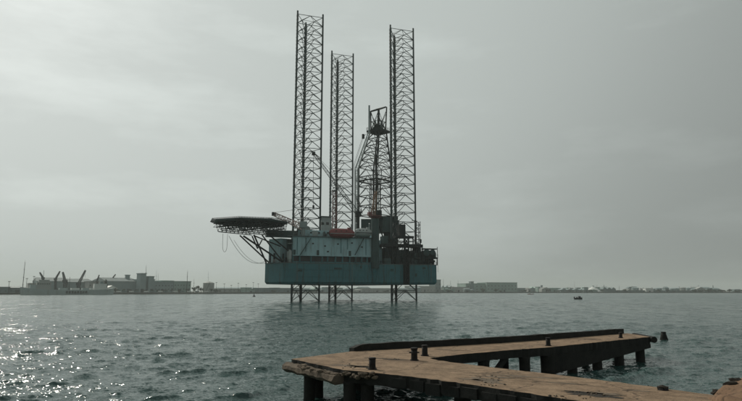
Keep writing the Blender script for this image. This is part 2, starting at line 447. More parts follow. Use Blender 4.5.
# kerb along the far side of the arm, and its broken start
kerb_line = [g(354, 351.0), g(401, 348.2), g(460, 345.2), g(500, 342.8), g(560, 338.5), g(624, 333.2)]
kl = rough_line(kerb_line, step=0.35, amp=0.012, seed=9)
kb = MB(); rr = random.Random(4)
inner = []; outer = []
for i, p in enumerate(kl):
    dd = (kl[min(i + 1, len(kl) - 1)] - kl[max(i - 1, 0)]).normalized(); nn_ = Vector((-dd.y, dd.x, 0))
    hh = 0.30 + rr.uniform(-.018, .018)
    if i == 0: hh = 0.14
    if i == 1: hh = 0.26
    inner.append((p, p + Vector((0, 0, hh)))); outer.append((p + nn_ * 0.42, p + nn_ * 0.42 + Vector((0, 0, hh - .02))))
for i in range(len(kl) - 1):
    b0, t0 = inner[i]; b1, t1 = inner[i + 1]; B0, T0 = outer[i]; B1, T1 = outer[i + 1]
    dn = Vector((0, 0, -0.35))
    kb.add([b0, b1, t1, t0, B0 + dn, B1 + dn, T1, T0], [(0, 1, 2, 3), (5, 4, 7, 6), (3, 2, 6, 7), (1, 0, 4, 5)] + ([(0, 3, 7, 4)] if i == 0 else []) + ([(1, 5, 6, 2)] if i == len(kl) - 2 else []))
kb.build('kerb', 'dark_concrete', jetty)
# low ledge with broken stone along the head's end
L0, L1_ = A_, front[0]
ed = (L1_ - L0).normalized(); en = Vector((ed.y, -ed.x, 0))
if en.y > 0: en = -en
lb = MB(); nL = 14; rr = random.Random(8)
ringp = lambda c, s_: [c + en * x * s_ + Vector((0, 0, z)) for x, z in ((0.0, -0.14), (0.22, -0.13), (0.40, -0.20), (0.44, -0.34), (0.30, -0.46), (0.0, -0.47))]
prev = None
for i in range(nL + 1):
    c = L0.lerp(L1_, i / nL); rg = [p + Vector((rr.uniform(-.03, .03), rr.uniform(-.03, .03), rr.uniform(-.03, .03))) for p in ringp(c, 1 + rr.uniform(-.08, .08))]
    lb.v += [tuple(p) for p in rg]
for i in range(nL):
    for k in range(6): lb.f.append((i * 6 + k, i * 6 + (k + 1) % 6, (i + 1) * 6 + (k + 1) % 6, (i + 1) * 6 + k))
lb.f.append(tuple(range(5, -1, -1))); lb.f.append(tuple(nL * 6 + k for k in range(6)))
lb.build('edge_ledge', 'edge_concrete', jetty)
stone_src = []
for q in range(4):
    v, f = lumpy(40 + q, 1, 1.25, 0.8, 0.6)
    stone_src.append(MB().add(v, f))
def stone(parent, name, loc, r, m, sq=None, rz=0):
    q = random.randrange(4) if sq is None else sq
    key = ('st', q, m)
    if key not in stone_cache:
        me = bpy.data.meshes.new('stone'); me.from_pydata(stone_src[q].v, [], stone_src[q].f); me.materials.append(MATS[m]); stone_cache[key] = me
    o = bpy.data.objects.new(name, stone_cache[key]); place(o, loc, parent)
    o.scale = (r, r, r); o.rotation_euler = (random.uniform(-.3, .3), random.uniform(-.3, .3), rz)
    return o
stone_cache = {}
for i in range(15):
    t = 0.28 + 0.70 * i / 14
    c = L0.lerp(L1_, t) + en * random.uniform(0.16, 0.34) + Vector((0, 0, random.uniform(-.19, -.10)))
    stone(jetty, 'broken_stone', c, random.uniform(0.10, 0.17), 'rubble', rz=math.atan2(ed.y, ed.x) + random.uniform(-.4, .4))
for i in range(16):
    t = 0.01 + 0.5 * (i / 15) ** 1.2
    c = front[0].lerp(front[2], t); c = c + Vector((-0.03, -0.04, random.uniform(-.20, -.02)))
    stone(jetty, 'broken_stone', c, random.uniform(0.07, 0.13), 'rubble', rz=random.uniform(0, 3))
# fascia blocks hanging under the walkway's front edge
flen = [0]
for a, b in zip(front[:-1], front[1:]): flen.append(flen[-1] + (b - a).length)
def along(pts, s):
    for a, b in zip(pts[:-1], pts[1:]):
        Ld = (b - a).length
        if s <= Ld: return a.lerp(b, s / Ld), (b - a).normalized()
        s -= Ld
    return pts[-1], (pts[-1] - pts[-2]).normalized()
s = 2.3
while s < flen[-1] - 1.0:
    p, dd = along(front, s); nn_ = Vector((dd.y, -dd.x, 0))
    if nn_.y > 0: nn_ = -nn_
    w = random.uniform(0.46, 0.60); hh = random.uniform(0.28, 0.36)
    c = p + nn_ * random.uniform(-0.05, 0.0) + Vector((0, 0, -0.12 - hh / 2 + random.uniform(-.03, .03)))
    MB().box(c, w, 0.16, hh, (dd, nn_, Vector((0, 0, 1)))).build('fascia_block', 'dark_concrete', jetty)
    s += w + random.uniform(0.07, 0.14)
# piles
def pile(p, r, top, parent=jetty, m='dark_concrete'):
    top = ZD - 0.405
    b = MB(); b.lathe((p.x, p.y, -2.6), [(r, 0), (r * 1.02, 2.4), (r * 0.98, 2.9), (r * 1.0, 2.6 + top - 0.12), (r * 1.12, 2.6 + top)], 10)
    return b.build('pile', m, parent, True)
def pix_pile(x, y, inset, r, top):
    p = g(x, y); return pile(Vector((p.x + inset[0], p.y + inset[1], 0)), r, top)
pix_pile(306.5, 363.2, (0.1, 0.25), 0.22, 0.54)
pix_pile(349.5, 370.5, (0.0, 0.18), 0.22, 0.54)
pix_pile(366, 371.5, (0.05, 0.35), 0.24, 0.54)
p0, p1 = front[1], front[-1]
for s in (4.3, 7.4, 10.4):
    p, dd = along(front, s); pile(p + Vector((0.45, 0.45, 0)), 0.27, 0.54)
for s in (1.5, 4.6, 7.8, 10.8):
    p, dd = along(rear, s); pile(p + Vector((-0.4, -0.4, 0)), 0.27, 0.54)
p = g(352, 353); pile(p + Vector((0.2, -0.5, 0)), 0.27, 0.54)
p = g(318, 357.5); pile(p + Vector((0.0, -0.35, 0)), 0.27, 0.54)
for xx, yy in ((487, 351.8), (528, 348.8), (551, 346.9), (575, 344.4), (600, 341.9), (622, 339.6), (643, 337.4)):
    p = g(xx, yy); pile(p + Vector((-0.12, 0.28, 0)), 0.27 if xx != 551 else 0.36, 0.545)
for xx, yy in ((440, 346.2), (500, 342.9), (545, 339.8), (580, 336.9), (612, 334.4)):
    p = g(xx, yy); pile(p + Vector((0.12, -0.3, 0)), 0.24, 0.545)
# raking brace, beams under the arm, dark skirts standing in for shade and reflection below its outer half
pa = g(487, 351.8); pb = g(506, 350.3)
MB().tube(Vector((pa.x, pa.y + .25, 0.02)), Vector((pb.x, pb.y + .3, ZD - .42)), 0.15, 8).build('raking_brace', 'dark_concrete', jetty)
for xa, xb in ((446, 500), (500, 552), (552, 600), (600, 650)):
    ya = np.interp([xa, xb], [429, 460, 500, 550, 600, 650], [357.9, 354.2, 350.6, 346.9, 341.8, 336.7])
    a = g(xa, ya[0]); b = g(xb, ya[1]); dd = (b - a).normalized(); nn_ = Vector((-dd.y, dd.x, 0)); ins = nn_ * 0.10
    if xa < 552: continue
    zlo = (0.12, 0.42) if xa == 552 else (0.42, 0.80)
    o_ = nn_ * 0.11; ztop = ZD - 0.41
    V3 = lambda p, z: Vector((p.x, p.y, z))
    a = a + dd * .01 + ins; b = b - dd * .01 + ins
    MB().hexa([V3(a - o_, zlo[0]), V3(b - o_, zlo[1]), V3(b + o_, zlo[1]), V3(a + o_, zlo[0])], [V3(a - o_, ztop), V3(b - o_, ztop), V3(b + o_, ztop), V3(a + o_, ztop)]).build('fascia_shade_skirt', 'dark_concrete', jetty)
# rounded timber nose at the arm's end
MB().tube(g(652, 336.9) + Vector((0.1, -.05, -.16)), g(630, 333.2) + Vector((0.3, 0.1, -.16)), 0.19, 9).build('end_fender', 'dark_concrete', jetty)
# loose debris patches: stones lying on the slab
for (x0, y0, x1, y1, n_) in ((341, 364, 372, 369, 18), (478, 376, 506, 386, 26), (575, 391, 615, 399, 22), (385, 358, 402, 360, 8), (548, 395, 566, 400, 12)):
    for _ in range(n_):
        p = g(random.uniform(x0, x1), random.uniform(y0, y1))
        stone(jetty, 'debris', p + Vector((0, 0, 0.008)), random.uniform(0.015, 0.045), random.choice(['rubble', 'rubble', 'dark_rock']), rz=random.uniform(0, 6))
# patches where the top skin has broken away
for (x, y, w, d_) in ((349, 365.6, 1.0, .22), (361, 366.5, .7, .16), (394, 359.3, .8, .14), (488, 380.5, .55, .5), (497, 377, .6, .18), (520, 376.2, 1.4, .12), (592, 394.5, .8, .3), (606, 393.8, .5, .2), (583, 392.2, .5, .12), (560, 383, .9, .08), (470, 379.3, .5, .12), (640, 391, .4, .08), (450, 349.8, .8, .08), (585, 338.6, .9, .08)):
    c = g(x, y); pts = []; nP = 26; rr = random.Random(int(x))
    for k in range(nP):
        a = 2 * math.pi * k / nP; q = rr.uniform(.45, 1.1)
        pts.append((c.x + math.cos(a) * w * q - math.sin(a) * d_ * q * .2, c.y + math.sin(a) * d_ * q * 1.6 - math.cos(a) * w * q * .45))
    MB().prism(pts, ZD - .02, ZD + .005).build('worn_patch', 'dark_rock' if rr.random() < .6 else 'rubble', jetty)

# mooring bollards
def bollard(x, y, hpx, wpx, label, bars):
    p = g(x, y); d = p.length; hgt = hpx * p.y / 590; r = wpx * p.y / 590 / 2
    t = thing('bollard', (p.x, p.y, ZD), label, 'bollard', 'iron bollards on the jetty')
    MB().lathe((p.x, p.y, ZD - 0.01), [(r * 1.05, 0), (r, 0.05), (r * 0.94, hgt * 0.5), (r * 0.98, hgt * 0.86)], 16).build('post', 'bollard_iron', t, True)
    MB().lathe((p.x, p.y, ZD + hgt * 0.85), [(r * 1.02, 0), (r * 1.1, 0.02), (r * 1.1, hgt * 0.12), (r * 0.9, hgt * 0.155)], 16).build('cap', 'bollard_iron', t)
    MB().lathe((p.x, p.y, ZD + 0.001), [(r * 1.35, 0), (r * 1.3, 0.035)], 16).build('base_plate', 'bollard_iron', t)
    if bars:
        MB().tube((p.x - r * 1.55, p.y, ZD + hgt * .62), (p.x + r * 1.55, p.y, ZD + hgt * .62), 0.03, 6).build('cross_bar', 'bollard_iron', t)
bollard(372.3, 369.2, 11.5, 7.0, 'short iron bollard on the broken front edge of the jetty head', False)
bollard(414.3, 360.3, 12.5, 6.6, 'iron bollard with cross bar where the jetty forks', True)
bollard(424.8, 355.6, 10.5, 6.0, 'iron bollard just behind the one with the cross bar', False)
bollard(548.3, 345.6, 8.0, 4.6, 'lone iron bollard midway along the jetty arm', False)
bollard(620.8, 337.8, 5.5, 3.4, 'small iron bollard near the outer end of the jetty arm', False)
# rusting lump by the walkway's rear edge, pile stump standing in the water
p = g(664, 389.0)
t = thing('broken_post', (p.x, p.y, ZD), 'dark broken stub of a post on the walkway edge', 'post')
v, f = lumpy(3, 0.11, 1.3, 0.8, 0.75); MB().add([(a + p.x - .1, b + p.y - .15, c + ZD + 0.06) for a, b, c in v], f).build('stub', 'dark_rock', t)
MB().lathe((p.x - .1, p.y - .15, ZD), [(0.15, 0), (0.13, 0.05)], 12).build('base_plate', 'bollard_iron', t)
p = on_level(664, 339.8, 0)
t = thing('pile_stump', (p.x, p.y, 0), 'dark tapered pile stump standing alone in the water off the jetty end', 'pile')
MB().lathe((p.x, p.y, -1.5), [(0.38, 0), (0.33, 1.55), (0.24, 1.9), (0.18, 2.12)], 12).build('post', 'dark_concrete', t, True)
MB().lathe((p.x, p.y, 0.60), [(0.19, 0), (0.21, 0.03), (0.19, 0.09)], 12).build('cap', 'bollard_iron', t)

# stones on the sandy bank
bank_stones = [(719, 391, .18), (726, 388, .16), (734, 385.5, .2), (740, 389, .3), (731, 394, .36), (738, 397, .3), (724, 396.5, .26), (718, 398, .3), (745, 384, .25), (752, 386, .3), (728, 391, .2), (735, 391, .26), (741, 394, .3), (713, 396, .16), (733, 399, .36)]
for i, (x, y, r) in enumerate(bank_stones):
    p = on_level(x, y, 1.3)
    o = stone(None, 'rock', Vector((p.x, p.y, bank_h(p.x, p.y) - r * .08)), r * .5, 'dark_rock' if i % 3 else 'rubble', rz=random.uniform(0, 6))
    tag(o, 'jagged rock half sunk in the sandy bank', 'rock', 'rocks on the sandy bank')

# ------------------------------------------------------------------ jack-up rig
O1 = Vector((-28.6, 245.9, 0)); SV = Vector((0.950, 0.312, 0)).normalized(); NV = Vector((SV.y, -SV.x, 0)); UP = Vector((0, 0, 1))
AX = (SV, NV, UP)
def W(t, d, z): return O1 + SV * t + NV * d + UP * z
def side(x, y, d):
    """t along the rig's long side and height z, on the upright plane d metres outside the leg line"""
    r_ = ray(x, y); q = O1 + NV * d - Vector((0, 0, CAMH)); k = NV.dot(q) / NV.dot(r_)
    P = r_ * k; return SV.dot(P - O1), CAMH + P.z
def sidept(x, y, d):
    t, z = side(x, y, d); return W(t, d, z)
rig = thing('jackup_rig', (O1.x + 15, O1.y + 15, 0), 'teal jack-up drilling rig on three tall lattice legs with helideck', 'drilling rig')
DS = 10.0
tB = side(283, 273, DS)[0]; tS = side(436.5, 273, DS)[0]
zb = side(283, 284.0, DS)[1]; zt = side(283, 262.2, DS)[1]
c1 = W(tB, DS, 0); c2 = W(tS, DS, 0)
e_ = Vector((-0.77, 0.64, 0)); r265 = ray(265, 273)
k_ = (r265.x * c1.y - r265.y * c1.x) / (e_.x * r265.y - e_.y * r265.x)
c0 = c1 + e_ * k_
hull_poly = [c0, c1, c2, W(39, -49, 0), W(17, -49, 0)]
def inset(poly, q):
    c = sum(poly, Vector((0, 0, 0))) / len(poly); return [p + (c - p).normalized() * q for p in poly]
hb = MB()
low = inset(hull_poly, 0.9)
hb.hexa([(p.x, p.y, zb) for p in low], [(p.x, p.y, zb + 0.9) for p in hull_poly])
hull = hb.build('hull', 'hull_paint', rig)
MB().prism(hull_poly, zb + 0.9, zt).build('hull_side', 'hull_paint', rig)
MB().prism(inset(hull_poly, -0.18), zt - 0.32, zt + 0.02).build('deck_edge', 'deck_grey', rig)
# rub rails and seams on the long side
for zz in (zb + 3.1, zb + 6.0):
    MB().box(W((tB + tS) / 2, DS + 0.06, zz), tS - tB - 0.5, 0.16, 0.14, AX).build('rub_rail', 'hull_paint', rig)
for q in range(7):
    tt = tB + (tS - tB) * (q + 0.6) / 7
    MB().box(W(tt, DS + 0.05, (zb + zt) / 2 + 0.2), 0.16, 0.12, zt - zb - 1.6, AX).build('hull_rib', 'hull_paint', rig)

# ladders and draught plates on the hull side
for x in (297, 352, 431):
    lb_ = MB(); t0 = side(x, 273, DS)[0]
    for o_ in (-.25, .25): lb_.tube(W(t0 + o_, DS + .2, zb + 1), W(t0 + o_, DS + .2, zt + .6), .05, 4)
    z_ = zb + 1.2
    while z_ < zt: lb_.tube(W(t0 - .25, DS + .2, z_), W(t0 + .25, DS + .2, z_), .035, 4); z_ += .45
    lb_.build('ladder', 'pale_grey', rig)
for x, y, w_, h_ in ((300, 270, 1.8, 1.2), (338, 268.5, 3.4, .8), (361, 267, .9, 1.0), (392, 270, 1.4, 1.0), (424, 268, 1.5, .9), (416, 275, 1.0, 1.4)):
    MB().box(sidept(x, y, DS + .03), w_, .08, h_, AX).build('hull_plate', 'green_steel', rig)
# lattice legs
CR = 6.75; LEGH = 127.6; BAY = LEGH / 29
def chord_xy(k): a = math.atan2(SV.y, SV.x) + R((210, 330, 90)[k]); return Vector((math.cos(a) * CR, math.sin(a) * CR, 0))
CH = [chord_xy(k) for k in range(3)]
bayb = MB()
for i in range(3):
    a, b = CH[i], CH[(i + 1) % 3]; m_ = (a + b) / 2
    bayb.tube(a + UP * BAY, b + UP * BAY, 0.14, 5)
    bayb.tube(a, m_ + UP * BAY, 0.15, 5); bayb.tube(b, m_ + UP * BAY, 0.15, 5)
    bayb.tube(m_ + UP * BAY, (CH[(i + 1) % 3] + CH[(i + 2) % 3]) / 2 + UP * BAY, 0.09, 4)
bay_src = None
chb = []
for k in range(3):
    b = MB(); b.tube(Vector((0, 0, -4)), Vector((0, 0, LEGH + 1.6)), 0.40, 8)
    rd = CH[k].normalized(); tg = Vector((-rd.y, rd.x, 0))
    b.box(Vector((0, 0, LEGH / 2)), 1.15, 0.16, LEGH, (tg, rd, UP))
    z = zt + 9
    while z < LEGH:                                           # rack teeth blocks along the chord
        b.box(Vector((0, 0, z)), 1.40, 0.14, 0.55, (tg, rd, UP)); z += 1.7
    chb.append(b)
legs = [(O1, LEGH), (Vector((13.7, 259.8, 0)), LEGH), (Vector((-16.1, 289.4, 0)), LEGH)]
ch_src = [None] * 3
for li, (c, H) in enumerate(legs):
    lg = place(bpy.data.objects.new('lattice_leg', None), c, rig)
    for k in range(3):
        if ch_src[k] is None:
            me = bpy.data.meshes.new('chord'); me.from_pydata(chb[k].v, [], chb[k].f); me.materials.append(MATS['leg_steel']); ch_src[k] = me
        place(bpy.data.objects.new('chord', ch_src[k]), c + CH[k], lg)
    if bay_src is None:
        bay_src = bpy.data.meshes.new('bracing_bay'); bay_src.from_pydata(bayb.v, [], bayb.f); bay_src.materials.append(MATS['leg_steel'])
    for i in range(int(H / BAY)):
        place(bpy.data.objects.new('bracing_bay', bay_src), c + UP * (i * BAY), lg)
    for k in range(3):                                        # jacking houses at each chord
        p = c + CH[k] * 1.10; hj = 8.0 if li == 0 else 9.5
        MB().box(p + UP * (zt + hj / 2), 2.3, 2.3, hj, AX).build('jack_house', 'green_steel', lg)
        for q in range(4):
            MB().tube(p + NV * 1.0 + UP * (zt + 1.2 + q * 2), p + NV * 2.1 + UP * (zt + 1.2 + q * 2), 0.5, 8).build('jack_motor', 'dark_steel', lg)

# accommodation block
tA = side(293, 250, DS)[0]; tC = side(372, 250, DS)[0]
zw0 = side(330, 255.6, DS)[1]; zr = side(330, 237.4, DS)[1]
accom = MB().box(W((tA + tC) / 2, DS - 2.75, (zw0 + zr) / 2), tC - tA, 5.1, zr - zw0, AX).build('accommodation_block', 'house_paint', rig)
MB().box(W((8 + 34) / 2, -4, (zt + zr) / 2), 26, 16, zr - zt - 0.1, AX).build('accommodation_core', 'house_paint', rig)
MB().box(W((tA + tC) / 2 - 0.6, DS - 2.6, zr + 0.22), tC - tA + 3.2, 6.0, 0.40, AX).build('roof_deck', 'deck_grey', rig)
MB().box(W((tA + tC) / 2, DS - 0.15, zw0 - 0.12), tC - tA + 0.3, 0.5, 0.28, AX).build('window_lintel', 'house_paint', rig)
# the row of dark openings below it: a recessed wall and one pillar between each pair
MB().box(W((tA + tC) / 2, DS - 3.4, (zt + zw0) / 2), tC - tA, 3.6, zw0 - zt - 0.05, AX).build('recessed_wall', 'hull_paint', rig)
px_edges = [293.0, 300.0, 311.2, 322.4, 328.0, 335.8, 342.8, 350.0, 356.0, 362.0, 367.5, 372.0]
for i, x in enumerate(px_edges):
    tt = side(x, 258, DS)[0]
    MB().box(W(tt, DS - 0.35, (zt + zw0) / 2), 0.40, 0.45, zw0 - zt - 0.02, AX).build('pillar', 'hull_paint', rig)
    if i < len(px_edges) - 1:
        t2 = side(px_edges[i + 1], 258, DS)[0]
        MB().box(W((tt + t2) / 2, DS - 1.52, (zt + zw0) / 2 + 0.1), t2 - tt - 0.5, 0.16, (zw0 - zt) * 0.72, AX).build('window', 'black_opening', rig)
        MB().box(W((tt + t2) / 2, DS - 0.42, zt + 0.25), t2 - tt - 0.42, 0.08, 0.45, AX).build('parapet', 'hull_paint', rig)
# small ports and fittings on the light wall
for x, y in ((313, 243.5), (325, 246), (328, 251.5), (338, 244), (352, 243), (362, 247)):
    p = sidept(x, y, DS - 0.12); MB().box(p, 0.75, 0.12, 0.55, AX).build('porthole', 'black_opening', accom)
for q in range(9):
    tt = tA + (tC - tA) * (q + 0.5) / 9
    MB().box(W(tt, DS - 0.16, (zw0 + zr) / 2), 0.12, 0.10, zr - zw0 - 0.3, AX).build('wall_rib', 'house_paint', accom)
for x in (297.5, 306, 341, 347.5, 366):
    pa = sidept(x, 237.8, DS - .08); MB().tube(pa, W(side(x, 237.8, DS - .08)[0], DS - .08, zw0 + random.uniform(0, 3)), .13, 6).build('drain_pipe', 'hull_paint', accom)
for x0, x1 in ((300, 311), (355, 364)):
    pa = sidept(x0, 255, DS + .5); pb = sidept(x1, 238, DS + .5)
    MB().box((pa + pb) / 2, (pb - pa).length, .7, .22, ((pb - pa).normalized(), NV, (pb - pa).normalized().cross(NV))).build('outside_stair', 'green_steel', accom)
for x, hh in ((318, .9), (350, .9), (294.5, 1.1)):
    MB().box(W(side(x, 250, DS)[0], DS - .1, zw0 + 1.1), 1.0, .14, 2.1, AX).build('door', 'green_steel', accom)
# bow house under the helideck
def shift(p, q): return p + q
bw = (c0 - c1).normalized(); bn = Vector((-bw.y, bw.x, 0))
if bn.y < 0: bn = -bn
b0 = c1 + bw * 3.2 + bn * 1.2; b1 = c0 - bw * 0.6 + bn * 1.2
MB().prism([b0, b0 + bn * 9, b1 + bn * 9, b1], zt, zr - 0.6).build('bow_house', 'house_paint', rig)
MB().box(W((tB + tA) / 2 + 1.2, DS - 5.4, (zt + zr) / 2 - 0.4), tA - tB - 2.4, 4.2, zr - zt - 1.0, AX).build('bow_recess', 'green_steel', rig)
MB().box(W((tB + tA) / 2 + 1.0, DS - 2.4, side(285, 243, DS)[1]), tA - tB - 2.0, 3.0, 0.3, AX).build('walkway', 'pale_grey', rig)
p = sidept(289.3, 262, DS - 1.2); MB().lathe((p.x, p.y, zt + .02), [(1.0, 0), (1.05, 0.3), (1.05, 4.2), (0.7, 5.0), (0.3, 5.2)], 14).build('vent_drum', 'rig_white', rig, True)
for x in (270, 274, 279, 283, 286):
    p = sidept(x, 262, DS - 1.0 if x > 281 else 4); MB().tube((p.x, p.y, zt), (p.x, p.y, zt + random.uniform(1.5, 4)), 0.35, 8).build('vent_pipe', 'dark_steel', rig)

def railing(p, q, h=1.1, n=None, name='railing', m='dark_steel'):
    p, q = Vector(p), Vector(q); n = n or max(2, int((q - p).length / 2)); b = MB()
    for i in range(n + 1):
        a = p.lerp(q, i / n); b.tube(a, a + UP * h, 0.05, 4)
    b.tube(p + UP * h, q + UP * h, 0.05, 4); b.tube(p + UP * h * .5, q + UP * h * .5, 0.04, 4)
    return b.build(name, m, rig)
railing(W(tA, DS + 0.2, zr + .4), W(tC, DS + 0.2, zr + .4), m='pale_grey')
railing(W(tC + 2, DS - 0.1, zt), W(tS, DS - 0.1, zt))
railing(W(tB, DS - 0.1, zt), W(tA, DS - 0.1, zt))
railing(c1 + UP * zt, c0 + UP * zt)
railing(c2 + UP * zt, W(50, -12, zt))

# pale upper tier set back on the roof
uh = MB().box(W((side(297, 233, 6)[0] + side(330, 233, 6)[0]) / 2, 6.0, zr + .4 + 1.35), side(330, 233, 6)[0] - side(297, 233, 6)[0], 3.2, 2.7, AX).build('upper_house', 'house_paint', rig)
for x in (301, 311, 315, 319, 324, 328): MB().box(sidept(x, 233.0, 7.64), .8, .1, .8, AX).build('porthole', 'black_opening', uh)
railing(W(side(297, 233, 6)[0], 7.4, zr + 3.1), W(side(330, 233, 6)[0], 7.4, zr + 3.1), m='pale_grey')
# roof fittings: satellite dish, white cabin, vents
p = sidept(307, 233, DS - 3)
dish = MB(); u = (Vector((0.1, -0.9, 0.25))).normalized(); a_, b_ = orth(u); nR = 16
dish.v.append(tuple(p + UP * 1.6 - u * 0.25))
for j, rr_ in enumerate((0.7, 1.35)):
    for k in range(nR): dish.v.append(tuple(p + UP * 1.6 + u * (0.1 + 0.22 * j) + (a_ * math.cos(2 * math.pi * k / nR) + b_ * math.sin(2 * math.pi * k / nR)) * rr_))
for k in range(nR):
    dish.f.append((0, 1 + k, 1 + (k + 1) % nR)); dish.f.append((1 + k, 1 + nR + k, 1 + nR + (k + 1) % nR, 1 + (k + 1) % nR))
dd_ = dish.build('satellite_dish', 'rig_white', rig, True)
MB().tube((p.x, p.y, zr + .4), p + UP * 1.4, 0.18, 6).build('dish_post', 'pale_grey', dd_)
pa = sidept(320.5, 228, 2); pb = sidept(330, 218, 2)
cab = MB().box(W((side(320.5, 228, 2)[0] + side(330, 228, 2)[0]) / 2, 2, (zr + .4 + pb.z) / 2), (pb - pa).dot(SV), 4.5, pb.z - zr - .4, AX).build('roof_cabin', 'rig_white', rig)
for x in (322.6, 327.5):
    q = sidept(x, 223.5, 4.32); MB().box(q, 1.2, 0.1, 1.1, AX).build('window', 'black_opening', cab)
MB().box(sidept(325, 217.2, 2), 5.2, 5.4, 0.3, AX).build('cabin_roof', 'deck_grey', cab)
rnd = random.Random(21)
def greeble(n, x0, x1, zlo, d0, d1, smax, mats, hmax):
    for _ in range(n):
        d = rnd.uniform(d0, d1); x = rnd.uniform(x0, x1); t, _z = side(x, 245, d); m = rnd.choice(mats); k = rnd.random()
        h = rnd.uniform(0.35, 1) * hmax; w = rnd.uniform(0.3, 1) * smax
        if k < 0.42: MB().box(W(t, d, zlo + h / 2), w, rnd.uniform(.8, 2.2), h, AX).build('equipment_cabinet', m, rig)
        elif k < 0.62: MB().tube(W(t, d, zlo), W(t, d, zlo + h * 1.3), 0.12 + 0.2 * rnd.random(), 7).build('vent_pipe', m, rig)
        elif k < 0.80: MB().tube(W(t - w / 2, d, zlo + h * .6), W(t + w / 2, d, zlo + h * .6), 0.25 + rnd.random() * .4, 9).build('storage_tank', m, rig)
        else: MB().lathe(W(t, d, zlo), [(w * .3, 0), (w * .3, h * .8), (w * .15, h)], 12).build('ventilator', m, rig)
ALL = ['dark_steel', 'green_steel', 'leg_steel', 'pale_grey', 'house_paint', 'dark_steel']
greeble(26, 297, 371, zr + .42, 4.8, 8.8, 2.6, ALL + ['rig_white'], 2.8)
greeble(22, 318, 372, zr + .1, -10, 3, 3.2, ALL, 4.2)
greeble(34, 383, 433, zt + .02, 4.6, 9.4, 3.4, ['dark_steel', 'dark_steel', 'green_steel', 'leg_steel', 'dark_steel'], 5.5)
greeble(26, 386, 424, zt + .02, -22, 2, 4.5, ['dark_steel', 'green_steel', 'dark_steel'], 9.5)

# helideck
hc = at_depth(250.5, 222, 226); HR = 15.0; HZ_ = hc.z
nO = 8; octo = [Vector((hc.x + HR * math.cos(2 * math.pi * (k + .5) / nO + 0.33), hc.y + HR * math.sin(2 * math.pi * (k + .5) / nO + 0.33), 0)) for k in range(nO)]
heli = MB().prism(octo, HZ_ - 0.55, HZ_).build('helideck', 'green_steel', rig)
net = MB()
for k in range(nO):
    a, b = octo[k], octo[(k + 1) % nO]; ctr = Vector((hc.x, hc.y, 0))
    for i in range(13):
        q = a.lerp(b, i / 12); o_ = (q - ctr).normalized()
        net.tube(q + UP * (HZ_ - .3), q + o_ * 1.35 + UP * (HZ_ + .18), 0.06, 4)
    for s_ in (0.35, 0.7, 1.0):
        oa, ob = (a - ctr).normalized(), (b - ctr).normalized()
        net.tube(a + oa * 1.4 * s_ + UP * (HZ_ - .3 + .48 * s_), b + ob * 1.4 * s_ + UP * (HZ_ - .3 + .48 * s_), 0.06, 4)
net.build('safety_net', 'dark_steel', heli)
axd = (Vector((hc.x, hc.y, 0)) - (c0 + c1) / 2); axd.z = 0; axd.normalize(); axn = Vector((-axd.y, axd.x, 0))
for off in (-10.5, -5.2, 0, 5.2, 10.5):                       # lattice girders under the deck
    ln = math.sqrt(max(HR * HR * .93 - off * off, 1)); b = MB()
    p0 = Vector((hc.x, hc.y, 0)) + axn * off - axd * ln; p1 = Vector((hc.x, hc.y, 0)) + axn * off + axd * ln * 0.86
    zt_, zl = HZ_ - .75, HZ_ - 3.8; nb = 9
    b.tube(p0 + UP * zt_, p1 + UP * zt_, .2, 5); b.tube(p0 + UP * zl, p0.lerp(p1, .93) + UP * zl, .2, 5)
    for i in range(nb):
        a = p0.lerp(p1, i / nb); m_ = p0.lerp(p1, (i + .5) / nb); c_ = p0.lerp(p1, (i + 1) / nb)
        b.tube(a + UP * zt_, m_ + UP * zl, .13, 4); b.tube(m_ + UP * zl, c_ + UP * zt_, .13, 4)
    b.build('girder', 'leg_steel', heli)
for s_ in (-0.8, -0.3, 0.2, 0.62):
    q = Vector((hc.x, hc.y, 0)) + axd * HR * s_; w = math.sqrt(HR * HR * .9 - (HR * s_) ** 2) * .96
    MB().lattice_box(q - axn * w + UP * (HZ_ - 1.6), q + axn * w + UP * (HZ_ - 1.6), 1.3, 1.3, 10, .12, .08).build('cross_girder', 'dark_steel', heli)
foot = lambda f_: c1.lerp(c0, f_) + UP * (zt + .2)
for pa, pb, r_ in ((at_depth(243.5, 236, 222), foot(0.05) + Vector((-.1, .1, 0)), .36), (at_depth(252, 236, 224), at_depth(257.5, 248.5, 226.4), .26), (at_depth(262, 240, 230), at_depth(257.5, 248.5, 226.4), .24),
                   (at_depth(254, 235, 230), foot(.95), .34), (at_depth(240, 235.5, 228), foot(.8), .30), (at_depth(262, 235, 226), foot(0.02), .28), (at_depth(255, 236, 231), b0 + UP * (zr - 4), .26), (at_depth(268, 234, 224), W(tB + 5, DS - 3.2, zt + 3), .28)):
    MB().tube(pa, pb, r_, 7).build('strut', 'dark_steel', heli)
railing(at_depth(262, 220.5, 232) + UP * 0, at_depth(286, 222.5, 232), 1.2)
MB().box(W((tB + tA) / 2 - 1, 5.0, zr + 1.3), 15, 5, 2.6, AX).build('helideck_lobby', 'green_steel', rig)
# hanging mooring lines
def sag(p, q, s_, n=16): return [Vector(p).lerp(Vector(q), i / n) - UP * (4 * s_ * (i / n) * (1 - i / n)) for i in range(n + 1)]
pl = at_depth(223, 233.5, 220); pr = at_depth(227.6, 234, 220)
lp = [pl.lerp(pr, 0.5 - 0.5 * math.cos(math.pi * i / 18)) - UP * (7.0 * math.sin(math.pi * i / 18) ** 0.35) for i in range(19)]
MB().path(lp, 0.07, 5).build('hanging_line', 'rope', heli)
MB().path(sag(at_depth(229, 236, 220), sidept(264.6, 261.5, DS - 6), 4.2), 0.075, 5).build('hanging_line', 'rope', heli)
MB().path(sag(at_depth(234, 240, 220), sidept(265.5, 263, DS - 6), 2.9), 0.06, 5).build('hanging_line', 'rope', heli)

